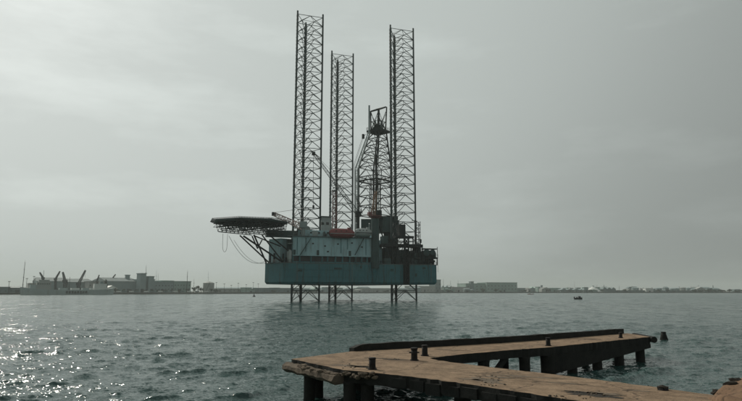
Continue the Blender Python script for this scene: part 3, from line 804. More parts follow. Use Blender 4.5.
# cranes -------------------------------------------------------------
def crane(parts): return place(bpy.data.objects.new('deck_crane', None), parts, rig)
# stowed crane beside the first leg
Y1 = 236.5; pv = at_depth(303, 227.5, Y1); tip = at_depth(273.8, 214, Y1)
cr = crane((pv.x, pv.y, zr + .4))
MB().tube((pv.x, pv.y, zr + .4), (pv.x, pv.y, pv.z), 0.9, 12).build('pedestal', 'pale_grey', cr)
MB().lattice_box(pv, tip, 2.3, 1.4, 11, .16, .10, UP).build('boom', 'crane_pink', cr)
MB().box(tip, 1.6, 1.2, 1.5, AX).build('boom_head', 'dark_steel', cr)
MB().tube(tip + UP * .6, at_depth(296, 209.5, Y1), .07, 4).build('pendant_line', 'rope', cr)
MB().box((pv.x, pv.y, pv.z + 1.2), 3, 2.6, 2.6, AX).build('cab', 'pale_grey', cr)
# middle crane, boom raised to the left
Y2 = 262.0; pv = at_depth(358, 214, Y2); tip = at_depth(313.5, 153.5, Y2)
cr = crane((pv.x, pv.y, zr))
MB().tube((pv.x, pv.y, zr), (pv.x, pv.y, pv.z), 0.75, 12).build('pedestal', 'dark_steel', cr)
MB().lattice_box(pv, tip, 1.9, .9, 20, .11, .065, UP).build('boom', 'leg_steel', cr)
MB().box(tip, 1.5, 1.0, 1.7, AX).build('boom_head', 'dark_steel', cr)
MB().tube(tip, at_depth(313.4, 206, Y2), .09, 5).build('hoist_line', 'dark_steel', cr)
MB().box(at_depth(313.4, 207, Y2), 0.8, 0.6, 1.6, AX).build('hook_block', 'dark_steel', cr)
MB().tube(tip + UP * .4, at_depth(356, 196, Y2), .06, 4).build('pendant_line', 'dark_steel', cr)
MB().lattice_box((pv.x + 1.2, pv.y, pv.z), at_depth(357, 196, Y2), 1.8, .8, 5, .12, .08).build('gantry', 'dark_steel', cr)
MB().box((pv.x, pv.y, pv.z), 2.6, 2.4, 2.4, AX).build('cab', 'dark_steel', cr)
pm = at_depth(334.5, 226, 258); pt = at_depth(334.6, 191, 258)
mast = MB().lattice_box((pm.x, pm.y, zr), pt, 2.0, 1.5, 9, .14, .09).build('ventilation_mast', 'crane_red', rig)
MB().box(pt, 2.4, 2.4, .3, AX).build('platform', 'dark_steel', mast)
# side crane on its column down the hull
tP = side(375.5, 250, DS + .6)[0]; zP = side(375.5, 218.5, DS + .6)[1]
q = W(tP, DS + .2, 0); cr = crane((q.x, q.y, zb + 3))
MB().tube(W(tP, DS + .2, zt - 2), W(tP, DS + .2, zP), 1.75, 14).build('pedestal', 'green_steel', cr)
MB().lathe((q.x, q.y, zP - .1), [(1.7, 0), (2.9, 1.0), (2.9, 1.3)], 14).build('slew_ring', 'crane_red', cr)
MB().tube(W(tP - .2, DS + .2, zt - 2), W(tP - .4, DS - .3, zb + 1), 1.2, 12, 0.8).build('sponson', 'hull_paint', cr)
zc = zP + 1.2
MB().box(W(tP + 1.4, DS - .3, zc + 1.2), 2.6, 3, 2.4, AX).build('cab', 'dark_steel', cr)
MB().lattice_box(W(tP - .9, DS, zc), sidept(375.8, 191, DS - 1), 1.9, .9, 7, .13, .09).build('gantry', 'crane_orange', cr)
MB().tube(W(tP - 2.0, DS, zc), sidept(375.6, 192, DS - 1), .2, 6).build('gantry_leg', 'crane_orange', cr)
MB().box(W(tP - 2.3, DS - .2, zc + .8), 1.6, 2.2, 1.5, AX).build('winch', 'crane_red', cr)
# pale upright boom with its leaning jib
Y3 = 270.0; f0 = at_depth(356.6, 224, Y3); f1 = at_depth(356.6, 169, Y3); f2 = at_depth(369.3, 132, Y3)
cr = crane((f0.x, f0.y, zr))
MB().lattice_box((f0.x, f0.y, zr), f1, 1.2, 1.2, 16, .17, .07, SV).build('mast', 'rig_white', cr)
MB().lattice_box(f1, f2, 1.3, .8, 10, .15, .07, SV).build('jib', 'rig_white', cr)
hk = at_depth(363.2, 136.5, Y3)
MB().box(hk, 1.1, .9, 2.2, AX).build('hook_block', 'dark_steel', cr)
for o_ in (-.25, .25): MB().tube(hk + SV * o_, at_depth(354.2, 165, Y3) + SV * o_, .07, 4).build('hoist_line', 'dark_steel', cr)
for o_ in (-.25, .25): MB().tube(at_depth(354.2, 165, Y3) + SV * o_, Vector((f0.x - 1.1 + o_, f0.y, zr)), .06, 4).build('hoist_line', 'dark_steel', cr)
MB().tube(hk, f2, .08, 4).build('pendant_line', 'dark_steel', cr)

# derrick ------------------------------------------------------------
YD = 279.0; dc = at_depth(375.0, 215, YD); DB = Vector((dc.x, dc.y, 0))
zF = at_depth(375, 216, YD).z; zK = at_depth(375, 168, YD).z; zC = at_depth(375, 132.5, YD).z; zT = at_depth(375, 108, YD).z
off_top = at_depth(378.3, 132, YD).x - dc.x
da = Vector((0.64, 0.77, 0)).normalized(); db = Vector((-da.y, da.x, 0))
derrick = place(bpy.data.objects.new('derrick', None), (DB.x, DB.y, zt), rig)
HB = 16.2 * 0.5 / 1.41 * 1.0; HT = 8.2 * 0.5 / 1.41
cn = lambda k, h, z, o=0.0: DB + Vector((o, 0, 0)) + da * (1, 1, -1, -1)[k] * h + db * (1, -1, -1, 1)[k] * h + UP * z
def dlev(z):
    if z <= zK: return HB, 0.0
    f_ = (z - zK) / (zC - zK); return HB + (HT - HB) * f_, off_top * f_
for k in range(4):
    b = MB(); b.tube(cn(k, HB, zF), cn(k, HB, zK), .46, 6); h, o = dlev(zC); b.tube(cn(k, HB, zK), cn(k, h, zC, o), .44, 6, .38)
    b.build('tower_leg', 'dark_steel', derrick)
lv = [zF + (zK - zF) * i / 5 for i in range(6)] + [zK + (zC - zK) * i / 5 for i in range(1, 6)]
for i in range(len(lv) - 1):
    b = MB(); h0, o0 = dlev(lv[i]); h1, o1 = dlev(lv[i + 1])
    for k in range(4):
        a, c_ = cn(k, h0, lv[i], o0), cn((k + 1) % 4, h0, lv[i], o0); a1, c1_ = cn(k, h1, lv[i + 1], o1), cn((k + 1) % 4, h1, lv[i + 1], o1)
        b.tube(a, c_, .22, 4)
        mt_ = (a1 + c1_) / 2; b.tube(a, mt_, .17, 4); b.tube(c_, mt_, .17, 4)
    b.build('bracing_bay', 'dark_steel', derrick)
zM = at_depth(375, 182, YD).z
mbb = MB()
for k in range(4):                                            # open walkway ring round the tower
    a, c_ = cn(k, HB * 1.08, zM + .25), cn((k + 1) % 4, HB * 1.08, zM + .25); w_ = (c_ - a).normalized()
    mbb.box((a + c_) / 2, (c_ - a).length + .5, 1.2, .4, (w_, Vector((-w_.y, w_.x, 0)), UP))
mb_ = mbb.build('monkey_board', 'dark_steel', derrick)
rb = MB()
for k in range(4):
    a, c_ = cn(k, HB * 1.16, zM + .5), cn((k + 1) % 4, HB * 1.16, zM + .5)
    for hh in (.6, 1.2): rb.tube(a + UP * hh, c_ + UP * hh, .06, 4)
    for i in range(7): q = a.lerp(c_, i / 6); rb.tube(q, q + UP * 1.2, .06, 4)
rb.build('railing', 'dark_steel', mb_)
h, o = dlev(zC)
cp = MB().prism([cn(k, HT * 1.45, 0, o) for k in range(4)], zC - .2, zC + .9).build('crown_platform', 'dark_steel', derrick)
rb = MB()
for k in range(4):
    a, c_ = cn(k, HT * 1.45, zC + .9, o), cn((k + 1) % 4, HT * 1.45, zC + .9, o)
    for hh in (.7, 1.4): rb.tube(a + UP * hh, c_ + UP * hh, .07, 4)
    for i in range(5): q = a.lerp(c_, i / 4); rb.tube(q, q + UP * 1.4, .07, 4)
rb.build('railing', 'dark_steel', cp)
fr = MB()
zz = zT - 2
for k in range(4): fr.tube(cn(k, HT * .9, zC + .9, o), cn(k, HT * .95, zz + (2.6 if k in (0, 1) else 0), o + (.4 if k in (0, 1) else 0)), .34, 5)
for k in range(4):
    fr.tube(cn(k, HT * .95, zz + (2.6 if k in (0, 1) else 0), o), cn((k + 1) % 4, HT * .95, zz + (2.6 if (k + 1) % 4 in (0, 1) else 0), o), .4, 5)
    fr.tube(cn(k, HT * .9, zC + .9, o), cn((k + 1) % 4, HT * .95, zz - 1, o), .14, 4)
    fr.tube(cn(k, HT * .92, (zC + zz) / 2, o), cn((k + 1) % 4, HT * .92, (zC + zz) / 2, o), .16, 4)
fr.build('crown_frame', 'dark_steel', derrick)
zz2 = (zC + zz) / 2 + .4
MB().box(DB + Vector((o, 0, zC + 1.9)), HT * 1.5, HT * 1.1, 1.4, (da, db, UP)).build('crown_block', 'dark_steel', derrick)
for k in range(4): MB().tube(cn((k + 1) % 4, HT * .93, zC + .9, o), cn(k, HT * .93, zz, o), .2, 4).build('crown_brace', 'dark_steel', derrick)
for q in (-1.6, -.6, .5, 1.6): MB().tube(DB + Vector((o, 0, zC + 3.2)) + da * q - db * .5, DB + Vector((o, 0, zC + 3.2)) + da * q + db * .5, 1.0, 12).build('sheave', 'dark_steel', derrick)
for k in range(4): MB().tube(cn(k, HT * .93, zC + .9, o), cn((k + 1) % 4, HT * .93, zz2, o), .2, 4).build('crown_brace', 'dark_steel', derrick)
for q in (-1.1, .9): MB().tube(DB + SV * q + UP * zF, DB + SV * q * .6 + Vector((o, 0, zC)), .16, 5).build('guide_rail', 'dark_steel', derrick)
for x in (375.3, 381.5):
    q = at_depth(x, 126, YD); MB().lathe((q.x, q.y, q.z - 2), [(.9, 0), (.8, 2.2), (.35, 4.6)], 10).build('sheave_cover', 'pale_grey', derrick)
q = at_depth(369.2, 133, YD - 3); MB().tube(q, at_depth(369.2, 105.5, YD - 3), .42, 8).build('gin_pole', 'pale_grey', derrick)
q = at_depth(376, 160, YD); tb = MB().box(q, 1.5, 1.3, 4.5, AX).build('travelling_block', 'dark_steel', derrick)
for o_ in (-.6, -.2, .2, .6): MB().tube(q + SV * o_ + UP * 2, DB + Vector((o + o_, 0, zC)), .08, 4).build('drill_line', 'dark_steel', derrick)
MB().tube(q - UP * 2, DB + UP * zF, .18, 6).build('drill_string', 'dark_steel', derrick)
for o_ in (-3, -2.2, 2.1, 3.0): MB().tube(DB + SV * o_ + UP * zF, DB + SV * o_ * .8 + UP * (zM + 2), .22, 5).build('drill_pipe_stand', 'dark_steel', derrick)
q = DB + NV * 5.5 + SV * 1.0
MB().path([q + UP * zF, q + UP * (zF + 12), q + SV * .6 + UP * (zF + 22), DB + UP * (zK + 4)], .2, 5).build('standpipe', 'dark_steel', derrick)
for k, (x0, x1, y0, y1, dep, m_) in enumerate(((383, 391, 217, 232, 268, 'green_steel'), (374, 398, 216, 219, 273, 'dark_steel'), (361, 384, 219, 232, 274, 'green_steel'), (384, 398, 232, 246, 270, 'dark_steel'), (391, 399, 220, 230, 276, 'green_steel'))):
    a = at_depth(x0, y1, dep); c_ = at_depth(x1, y0, dep)
    MB().box(((a.x + c_.x) / 2, dep + 4, (a.z + c_.z) / 2), c_.x - a.x, 8, c_.z - a.z).build(('drill_floor_house', 'drill_floor', 'drill_floor_house', 'substructure', 'wind_wall')[k], m_, derrick)
for sx in (-1, 1):
    for sy in (-1, 1):
        q = DB + da * sx * HB * 1.1 + db * sy * HB * 1.1
        MB().tube(q + UP * zt, q + UP * zF, .7, 6).build('substructure_column', 'dark_steel', derrick)
        MB().tube(q + UP * zt, DB + da * -sx * HB * 1.1 + db * sy * HB * 1.1 + UP * (zF - 3), .35, 5).build('substructure_brace', 'dark_steel', derrick)
MB().prism([DB + da * x + db * y for x, y in ((-18, -7), (14, -7), (14, 7), (-18, 7))], zt + 1.5, zt + 6).build('cantilever', 'green_steel', derrick)

# stern equipment on the side deck -------------------------------------
def blk(name, x0, x1, y0, y1, d, dep, m, parent=rig):
    t0, z0 = side(x0, y1, d); t1, z1 = side(x1, y0, d)
    return MB().box(W((t0 + t1) / 2, d - dep / 2, (z0 + z1) / 2), t1 - t0, dep, z1 - z0, AX).build(name, m, parent)
blk('mud_pit_house', 386, 396, 247.5, 262, 7.0, 5, 'dark_steel'); blk('mud_tank', 397, 403.5, 250, 262, 8.0, 5, 'green_steel'); blk('pump_house', 410, 421, 253, 262, 7.6, 5, 'dark_steel')
blk('switch_room', 383, 388, 236, 244, 6.5, 4, 'green_steel'); blk('control_cabin', 388.5, 393.5, 238.5, 244, 5, 4, 'dark_steel')
for q in range(9):                                            # stair flights, ducts and hoses among the machinery
    x = 384 + q * 4.3; pa = sidept(x, 262, 9.0); pb = sidept(x + rnd.uniform(2, 6), 247 + rnd.uniform(-3, 5), 9.0)
    MB().tube(pa, pb, .14, 5).build('hose', 'dark_steel', rig); MB().tube(pb, sidept(x + 6, 262, 9.0), .1, 5).build('hose', 'leg_steel', rig)
blk('pipe_rack', 383, 423, 244.5, 246.2, 8.8, 6, 'dark_steel')
for q in range(6):
    t0, z0 = side(384, 243.8, 8.4 - q * .7); t1 = side(421, 243.8, 8.4 - q * .7)[0]
    MB().tube(W(t0 + q * .5, 8.4 - q * .7, z0), W(t1 - q, 8.4 - q * .7, z0), .22, 6).build('drill_pipe', 'leg_steel', rig)
for x in (386, 392, 398, 404.5, 411, 417, 422):
    t0, z0 = side(x, 245, 8.9); MB().box(W(t0, 8.9, (zt + z0) / 2), .4, .4, z0 - zt, AX).build('rack_post', 'dark_steel', rig)
blk('winch_house', 399.5, 405.5, 224.5, 236, 4.5, 4, 'dark_steel')
blk('winch_platform', 396, 414, 236, 237.2, 6, 6, 'dark_steel')
for x in (397, 404, 413):
    t0, z0 = side(x, 237, 5.8); MB().box(W(t0, 5.8, (zt + z0) / 2), .4, .4, z0 - zt, AX).build('platform_post', 'dark_steel', rig)
# sea-water tower down the hull side
t0 = side(404, 262, DS + .9)[0]; t1 = side(409.5, 262, DS + .9)[0]
swt = MB().lattice_box(W((t0 + t1) / 2, DS + 1.0, zb + .2), W((t0 + t1) / 2, DS + 1.0, side(406, 238, DS + 1)[1]), 1.7, 1.7, 8, .28, .2).build('sea_water_tower', 'dark_steel', rig)
for o_ in (-.45, .1, .55): MB().tube(W((t0 + t1) / 2 + o_, DS + .95, zb + .2), W((t0 + t1) / 2 + o_, DS + .95, zt + 6), .27, 7).build('riser_pipe', 'dark_steel', swt)
MB().box(W((t0 + t1) / 2, DS + .22, (zb + zt) / 2), 2.6, .3, zt - zb - .2, AX).build('backing_plate', 'dark_steel', swt)
# small tower and overhanging platform
pa = sidept(417.5, 262, 4); pt = sidept(417.5, 221.5, 4)
tw = MB().lattice_box((pa.x, pa.y, zt), pt, 1.9, 1.9, 12, .12, .08, SV).build('flare_tower', 'dark_steel', rig)
MB().tube(pt + UP * .1, pt - SV * 2.8 + UP * .4, .16, 5).build('flare_arm', 'dark_steel', tw)
blk('stern_platform', 421, 438, 257.2, 258.4, 9, 8, 'dark_steel'); blk('anchor_winch', 425, 433, 250.5, 257.2, 7.2, 4, 'dark_steel'); blk('winch_motor', 433.5, 436, 252.5, 257.2, 7.6, 2, 'green_steel'); blk('winch_frame', 424, 437, 248.5, 249.1, 8, 3, 'dark_steel')
for x, dd_, r_ in ((426.5, 7.7, 1.5), (432.5, 7.7, 1.3)):
    t0, z0 = side(x, 252.5, dd_); MB().tube(W(t0, dd_ - .2, z0), W(t0, dd_ + .4, z0), r_, 14).build('winch_drum', 'green_steel', rig)
for x in (423, 429, 437):
    t0, z0 = side(x, 258, 8.7); MB().box(W(t0, 8.7, (zt + z0) / 2 - .1), .35, .35, z0 - zt + .2, AX).build('platform_post', 'dark_steel', rig)
t0, z0 = side(437.3, 247, 8.8); MB().tube(W(t0, 8.8, z0 - 4.4), W(t0, 8.8, z0), .13, 5).build('platform_post', 'dark_steel', rig)
railing(sidept(421, 257.2, 8.9), sidept(438, 257.2, 8.9), 1.2)
pa = sidept(420.8, 257, 8); MB().tube(pa, sidept(420.6, 240, 8), .13, 5).build('lamp_pole', 'dark_steel', rig)
MB().box(sidept(420.6, 241, 8), .7, .6, 1.6, AX).build('floodlight', 'dark_steel', rig)
MB().path(sag(sidept(437.8, 259, 8.9), sidept(437.9, 272, 9.4), .2), .06, 4).build('hanging_line', 'rope', rig)

# lifeboats hung over the side
def lifeboat(x0, x1, y0, y1, m, label):
    d = DS + 1.1; t0, z0 = side(x0, y1, d); t1, z1 = side(x1, y0, d); Lb = t1 - t0; Hb = z1 - z0; c = W((t0 + t1) / 2, d, z0)
    lf = thing('lifeboat', c, label, 'lifeboat', 'enclosed lifeboats on the rig side')
    b = MB(); nS = 15; prof = [(0, 0), (.55, .08), (.92, .26), (1.0, .46), (.93, .66), (.66, .86), (.3, .97), (0, 1.0)]
    ring = [(a, h_) for a, h_ in prof] + [(-a, h_) for a, h_ in prof[-2:0:-1]]
    for i in range(nS):
        f_ = i / (nS - 1) * 2 - 1; k = max(0.06, (1 - abs(f_) ** 3.2) ** .55)
        for a, h_ in ring: b.v.append(tuple(c + SV * f_ * Lb / 2 + NV * a * 1.5 * k + UP * (Hb * (0.5 + (h_ - .5) * (.35 + .65 * k)))))
    nr = len(ring)
    for i in range(nS - 1):
        for k in range(nr): b.f.append((i * nr + k, i * nr + (k + 1) % nr, (i + 1) * nr + (k + 1) % nr, (i + 1) * nr + k))
    b.f.append(tuple(range(nr))); b.f.append(tuple((nS - 1) * nr + k for k in range(nr - 1, -1, -1)))
    b.build('hull', m, lf, True)
    MB().box(c + UP * (Hb * .46), Lb * .93, 3.06, .22, AX).build('fender_rail', 'dark_steel' if m != 'boat_red' else 'rig_white', lf)
    MB().box(c + SV * Lb * .28 + UP * Hb * 1.0, 1.3, 1.2, .9, AX).build('steering_hood', m, lf)
    for q in (-.25, -.05, .15): MB().box(c + SV * Lb * q + NV * 1.26 + UP * Hb * .72, .55, .14, .4, AX).build('porthole', 'black_opening', lf)
    for q in (-.4, .4):
        dv = MB(); p = c + SV * Lb * q
        dv.path([p - NV * 1.4 + UP * (zr - c.z + .4), p - NV * 1.2 + UP * (Hb + 2.2), p + NV * .1 + UP * (Hb + 2.0)], .2, 6); dv.tube(p + NV * .1 + UP * (Hb + 2.0), p + NV * .1 + UP * (Hb * .85), .06, 4)
        dv.build('davit', 'pale_grey', rig)
lifeboat(329, 354.5, 229, 238, 'boat_red', 'red enclosed lifeboat hung along the upper deck of the rig')
lifeboat(355, 371.5, 228.5, 236.8, 'rig_white', 'smaller off-white enclosed lifeboat hung beside the red one on the rig')
HAZE = 0.00017
# ------------------------------------------------------------------ far shore
SHX = [-260, 0, 100, 200, 290, 440, 560, 742, 1000]
SHY = [295.2, 294.6, 294.3, 293.9, 293.5, 292.95, 292.85, 292.85, 292.85]
def shore_pt(x, back=0.0):
    p = on_level(x, float(np.interp(x, SHX, SHY)), 0); dirn = Vector((p.x, p.y, 0)).normalized(); return Vector((p.x, p.y, 0)) + dirn * back
b = MB(); xs_ = list(range(-260, 1001, 20)); n = len(xs_)
quay = [shore_pt(x) for x in xs_]; back = [shore_pt(x, 1500) for x in xs_]
b.add([(p.x, p.y, -1) for p in quay] + [(p.x, p.y, 2.2) for p in quay] + [(p.x, p.y, 3.2) for p in back],
      [(i, i + 1, n + i + 1, n + i) for i in range(n - 1)] + [(n + i, n + i + 1, 2 * n + i + 1, 2 * n + i) for i in range(n - 1)])
tag(b.build('far_shore', 'shore_land'), 'low dark quay and land across the harbour', None, None, 'structure')
def frame(x, back):
    p = shore_pt(x, back); q = shore_pt(x + 6, back); ax = (q - p).normalized(); return p, ax, Vector((-ax.y, ax.x, 0))
def span(x0, x1, y, back):
    a = shore_pt(x0, back); c = shore_pt(x1, back); top = at_depth((x0 + x1) / 2, y, (a.y + c.y) / 2).z
    ax = (c - a).normalized(); return a, c, top, ax, Vector((-ax.y, ax.x, 0))
ZL = 2.2
def shed(x0, x1, ytop, back, label, m='shed_grey', roof='gable', cat='shed', depth=30, nwin=0, skew=0.0, rm=None, name='warehouse', bays=1, group=None):
    a, c, top, ax, nv = span(x0, x1, ytop, back); Ld = (c - a).length; hgt = max(top - ZL, 2)
    t = thing(name, ((a.x + c.x) / 2, (a.y + c.y) / 2, ZL), label, cat, group)
    eave = ZL + hgt * (0.74 if roof == 'gable' else (0.62 if roof == 'end_gable' else 0.97))
    MB().hexa([a + UP * (ZL - 1), c + UP * (ZL - 1), c + nv * depth + UP * (ZL - 1), a + nv * depth + UP * (ZL - 1)], [a + UP * eave, c + UP * eave, c + nv * depth + UP * eave, a + nv * depth + UP * eave]).build('wall', m, t)
    o = ax * 0.6
    if roof == 'gable':
        r0, r1 = a + nv * depth / 2 + UP * top + ax * Ld * .03, c + nv * depth / 2 + UP * top - ax * Ld * (.03 + skew)
        rb = MB().add([a - o - nv + UP * eave, c + o - nv + UP * eave, c + o + nv * (depth + 1) + UP * eave, a - o + nv * (depth + 1) + UP * eave, r0, r1], [(0, 1, 5, 4), (2, 3, 4, 5), (3, 0, 4), (1, 2, 5), (3, 2, 1, 0)])
        rb.build('roof', rm or m, t)
    elif roof == 'end_gable':
        for k in range(bays):
            p0 = a.lerp(c, k / bays); p1 = a.lerp(c, (k + 1) / bays); pm = (p0 + p1) / 2
            MB().add([p0 - nv + UP * eave, p1 - nv + UP * eave, pm - nv + UP * top, p0 + nv * depth + UP * eave, p1 + nv * depth + UP * eave, pm + nv * depth + UP * top], [(0, 1, 2), (4, 3, 5), (1, 4, 5, 2), (3, 0, 2, 5), (0, 3, 4, 1)]).build('roof', rm or m, t)
    else:
        MB().hexa([p + UP * eave for p in (a - o - nv * .6, c + o - nv * .6, c + o + nv * (depth + .6), a - o + nv * (depth + .6))], [p + UP * (top + .2) for p in (a - o - nv * .6, c + o - nv * .6, c + o + nv * (depth + .6), a - o + nv * (depth + .6))]).build('parapet', rm or m, t)
    for k in range(nwin):
        p = a.lerp(c, (k + .5) / nwin) - nv * .1; w = Ld / nwin * .3
        rows = 2 if hgt > 14 else 1
        for r_ in range(rows):
            MB().box(p + UP * (ZL + hgt * (.3 + .34 * r_)), w, .3, hgt * .10, (ax, nv, UP)).build('window', 'far_window', t)
    d = a.lerp(c, .5 + .2 * random.uniform(-1, 1)) - nv * .15
    MB().box(d + UP * (ZL + min(2.5, hgt * .2)), 4, .3, min(5, hgt * .4), (ax, nv, UP)).build('door', 'far_dark', t)
    return t
def pole(x, y0, back, label, r=.25, name='lamp_mast', m='far_dark', cat='mast', head=True):
    p = shore_pt(x, back); top = at_depth(x, y0, p.y).z; t = thing(name, (p.x, p.y, ZL), label, cat, 'masts on the far quay')
    MB().tube((p.x, p.y, ZL - .5), (p.x, p.y, top), r * 1.5, 6, r * .8).build('pole', m, t)
    if head: MB().box((p.x, p.y, top), 2.4, .8, .7).build('lamp_head', m, t)
    else:
        MB().tube((p.x, p.y, top), (p.x, p.y, top + 2.5), .1, 4).build('antenna', m, t)
        for q in range(1, 4): MB().tube((p.x - 1.3, p.y, ZL + (top - ZL) * q / 4), (p.x + 1.3, p.y, ZL + (top - ZL) * q / 4), .12, 4).build('cross_arm', m, t)
    return t
def jib_crane(xb, xt, yb, yt, back, label, w=1.6, m='far_dark'):
    p = shore_pt(xb, back); tp = at_depth(xt, yt, p.y); bs = at_depth(xb, yb, p.y); t = thing('harbour_crane', (p.x, p.y, ZL), label, 'crane', 'cranes on the far quay')
    MB().lattice_box((p.x, p.y, ZL - .5), bs, w * 1.5, w, 5, .45, .25).build('tower', m, t)
    MB().lattice_box(bs, tp, w, w * .5, 8, .32, .18).build('boom', m, t)
    MB().box(bs, w * 2.0, w * 1.6, w * 1.4).build('cab', m, t)
    MB().tube(tp, (tp.x, tp.y, tp.z - (tp.z - bs.z) * .55), .1, 4).build('hoist_line', m, t)
def tree(x0, x1, ytop, back, label, seed=0):
    rr = random.Random(seed + int(x0)); a = shore_pt(x0, back); c = shore_pt(x1, back); ctr = (a + c) / 2; w = (c - a).length / 2; top = at_depth((x0 + x1) / 2, ytop, ctr.y).z; H = top - ZL
    t = thing('tree', (ctr.x, ctr.y, ZL), label, 'tree', 'trees on the far shore')
    tb = MB(); tb.tube((ctr.x, ctr.y, ZL - .5), (ctr.x, ctr.y, ZL + H * .5), w * .10, 6, w * .05)
    for k in range(4):
        aa = rr.uniform(0, 6.28); tb.tube((ctr.x, ctr.y, ZL + H * (.25 + .06 * k)), (ctr.x + w * .6 * math.cos(aa), ctr.y + w * .6 * math.sin(aa), ZL + H * (.55 + .06 * k)), w * .05, 5, w * .02)
    tb.build('trunk', 'bark', t)
    cb = MB()
    lobes = [(rr.uniform(-.6, .6), rr.uniform(-.6, .6), rr.uniform(.4, .82), rr.uniform(.25, .45)) for _ in range(8)]
    for _ in range(420):
        lx, ly, lz, lr = rr.choice(lobes); u_ = Vector((rr.gauss(0, 1), rr.gauss(0, 1), rr.gauss(0, 1))).normalized() * lr * rr.random() ** .4
        p = Vector((ctr.x + (lx + u_.x) * w, ctr.y + (ly + u_.y) * w, ZL + min(max((lz + u_.z * .55) * H, .1 * H), H)))
        s_ = rr.uniform(.05, .11) * max(w, H * .6); q1 = Vector((rr.uniform(-1, 1), rr.uniform(-1, 1), rr.uniform(-1, 1))) * s_; q2 = Vector((rr.uniform(-1, 1), rr.uniform(-1, 1), rr.uniform(-1, 1))) * s_
        cb.add([p - q1, p + q2, p + q1, p - q2], [(0, 1, 2, 3)])
    cb.build('crown', 'leaf', t)
def tank(x0, x1, ytop, back, label, m='shed_pale'):
    a = shore_pt(x0, back); c = shore_pt(x1, back); r_ = (c - a).length / 2; ctr = (a + c) / 2; H = at_depth((x0 + x1) / 2, ytop, ctr.y).z - ZL
    t = thing('storage_tank', (ctr.x, ctr.y, ZL), label, 'tank', 'storage tanks on the far shore')
    MB().lathe((ctr.x, ctr.y, ZL - .5), [(r_, 0), (r_, H * .86)], 20).build('shell', m, t)
    MB().lathe((ctr.x, ctr.y, ZL - .5 + H * .86), [(r_ * 1.02, 0), (r_ * .5, H * .1), (.6, H * .16)], 20).build('roof', m, t)
    MB().tube((ctr.x - r_ * .3, ctr.y - r_ * 1.02, ZL), (ctr.x + r_ * .5, ctr.y - r_ * 1.0, ZL + H * .86), .3, 4).build('stair', 'far_dark', t)

# left: warehouses, ship, silo blocks
shed(-60, 8, 286.8, 20, 'long low dark quay shed with a flat parapet near the radio mast', 'shed_dark', 'flat', depth=25, nwin=12)
shed(9, 25, 286.0, 30, 'dark low shed standing just behind the radio mast', 'shed_dark', 'gable', depth=25, nwin=4)
pole(8, 281.5, 6, 'short lamp mast on the quay in front of the low dark sheds')
pole(22, 262, 30, 'very tall thin radio mast rising by the bow of the moored ship', .3, 'radio_mast', 'far_dark', 'mast', False)
pole(25.5, 278.5, 18, 'lamp mast close beside the tall radio mast')
pole(32.5, 276.5, 18, 'lamp mast before the end of the big barrel-roofed warehouse')
shed(35, 66, 277.0, 75, 'big grey warehouse with a broad roof behind the moored ship', 'shed_grey', 'gable', depth=60, rm='roof_dark')
shed(67, 94, 278.3, 80, 'second big warehouse behind the ship, its roof end sloping down', 'shed_grey', 'gable', depth=60, skew=.12, rm='roof_dark')
shed(88, 104, 281.2, 50, 'pale low building between the warehouses and the dark tree', 'shed_pale', 'flat', nwin=5)
shed(28, 49, 283.2, 60, 'flat pale annex in front of the big warehouse', 'shed_pale', 'flat', nwin=6)
jib_crane(43, 39.8, 278, 272.3, 40, 'quay crane with a short jib leaning away from the ship')
jib_crane(55.5, 60, 279, 271.2, 42, 'quay crane with jib raised over the big warehouse roof')
jib_crane(65.0, 62.8, 281, 272.0, 14, 'dark upright crane standing over the moored ship', 2.4)
jib_crane(78.5, 85.5, 284, 270.2, 14, 'dark crane with the longest slanting jib over the moored ship', 2.4)
jib_crane(97, 99.2, 281, 274.8, 44, 'slim crane by the pale low building', 1.2)
jib_crane(112, 115.6, 279, 274.2, 90, 'small crane jib above the pale gabled shed', 1.2)
tree(100.5, 107.5, 278.6, 22, 'dense dark tree standing on the quay at the end of the ship')
tree(96, 101, 284, 20, 'lower dark bush beside the dense quay tree')
shed(105, 139, 277.2, 60, 'wide pale gabled shed with a small roof cupola', 'shed_grey', 'gable', depth=60, nwin=0, rm='roof_dark')
t_ = shed(125.2, 128.8, 274.8, 80, 'small cupola block on top of the wide pale shed', 'shed_grey', 'flat', depth=5)
shed(106, 117, 285.5, 20, 'little white gabled hut before the wide pale shed', 'far_white', 'end_gable', depth=12, bays=1)
shed(139.5, 154, 279.2, 45, 'broad grey block between the two silo towers', 'shed_grey', 'flat', depth=30, nwin=0)
shed(139.8, 145.2, 273.2, 38, 'taller grey silo tower carrying an antenna', 'shed_grey', 'flat', depth=14, nwin=0, name='silo_tower', cat='tower')
shed(147.8, 153.2, 276.2, 38, 'shorter grey silo tower next to the antenna tower', 'shed_grey', 'flat', depth=14, nwin=0, name='silo_tower', cat='tower')
pole(144.6, 266.3, 46, 'thin antenna rising over the taller silo tower', .25, 'radio_mast', 'far_dark', 'mast', False)
pole(155.2, 271, 60, 'faint lattice mast right beside the silo towers', .18, 'radio_mast', 'shed_grey', 'mast', False)
pole(157.2, 275, 60, 'short thin mast behind the silo towers', .2, 'radio_mast', 'shed_grey', 'mast', False)
shed(154, 173, 281.8, 50, 'plain grey office block beside the silo towers', 'shed_grey', 'flat', nwin=6)
shed(161.5, 173, 280.6, 62, 'green-roofed hall behind the plain grey office block', 'shed_green', 'flat', nwin=3)
shed(173.5, 190.5, 281.2, 55, 'grey green hall next to the tall pole', 'shed_green', 'flat', depth=30, nwin=6, rm='shed_dark')
pole(186.5, 271.4, 40, 'tall straight pole in front of the grey green hall', .35, 'flag_mast', 'far_dark', 'mast', False)
pole(193.4, 280, 40, 'short pole beside the row of low quay trees', .2, 'flag_mast', 'far_dark', 'mast', False)
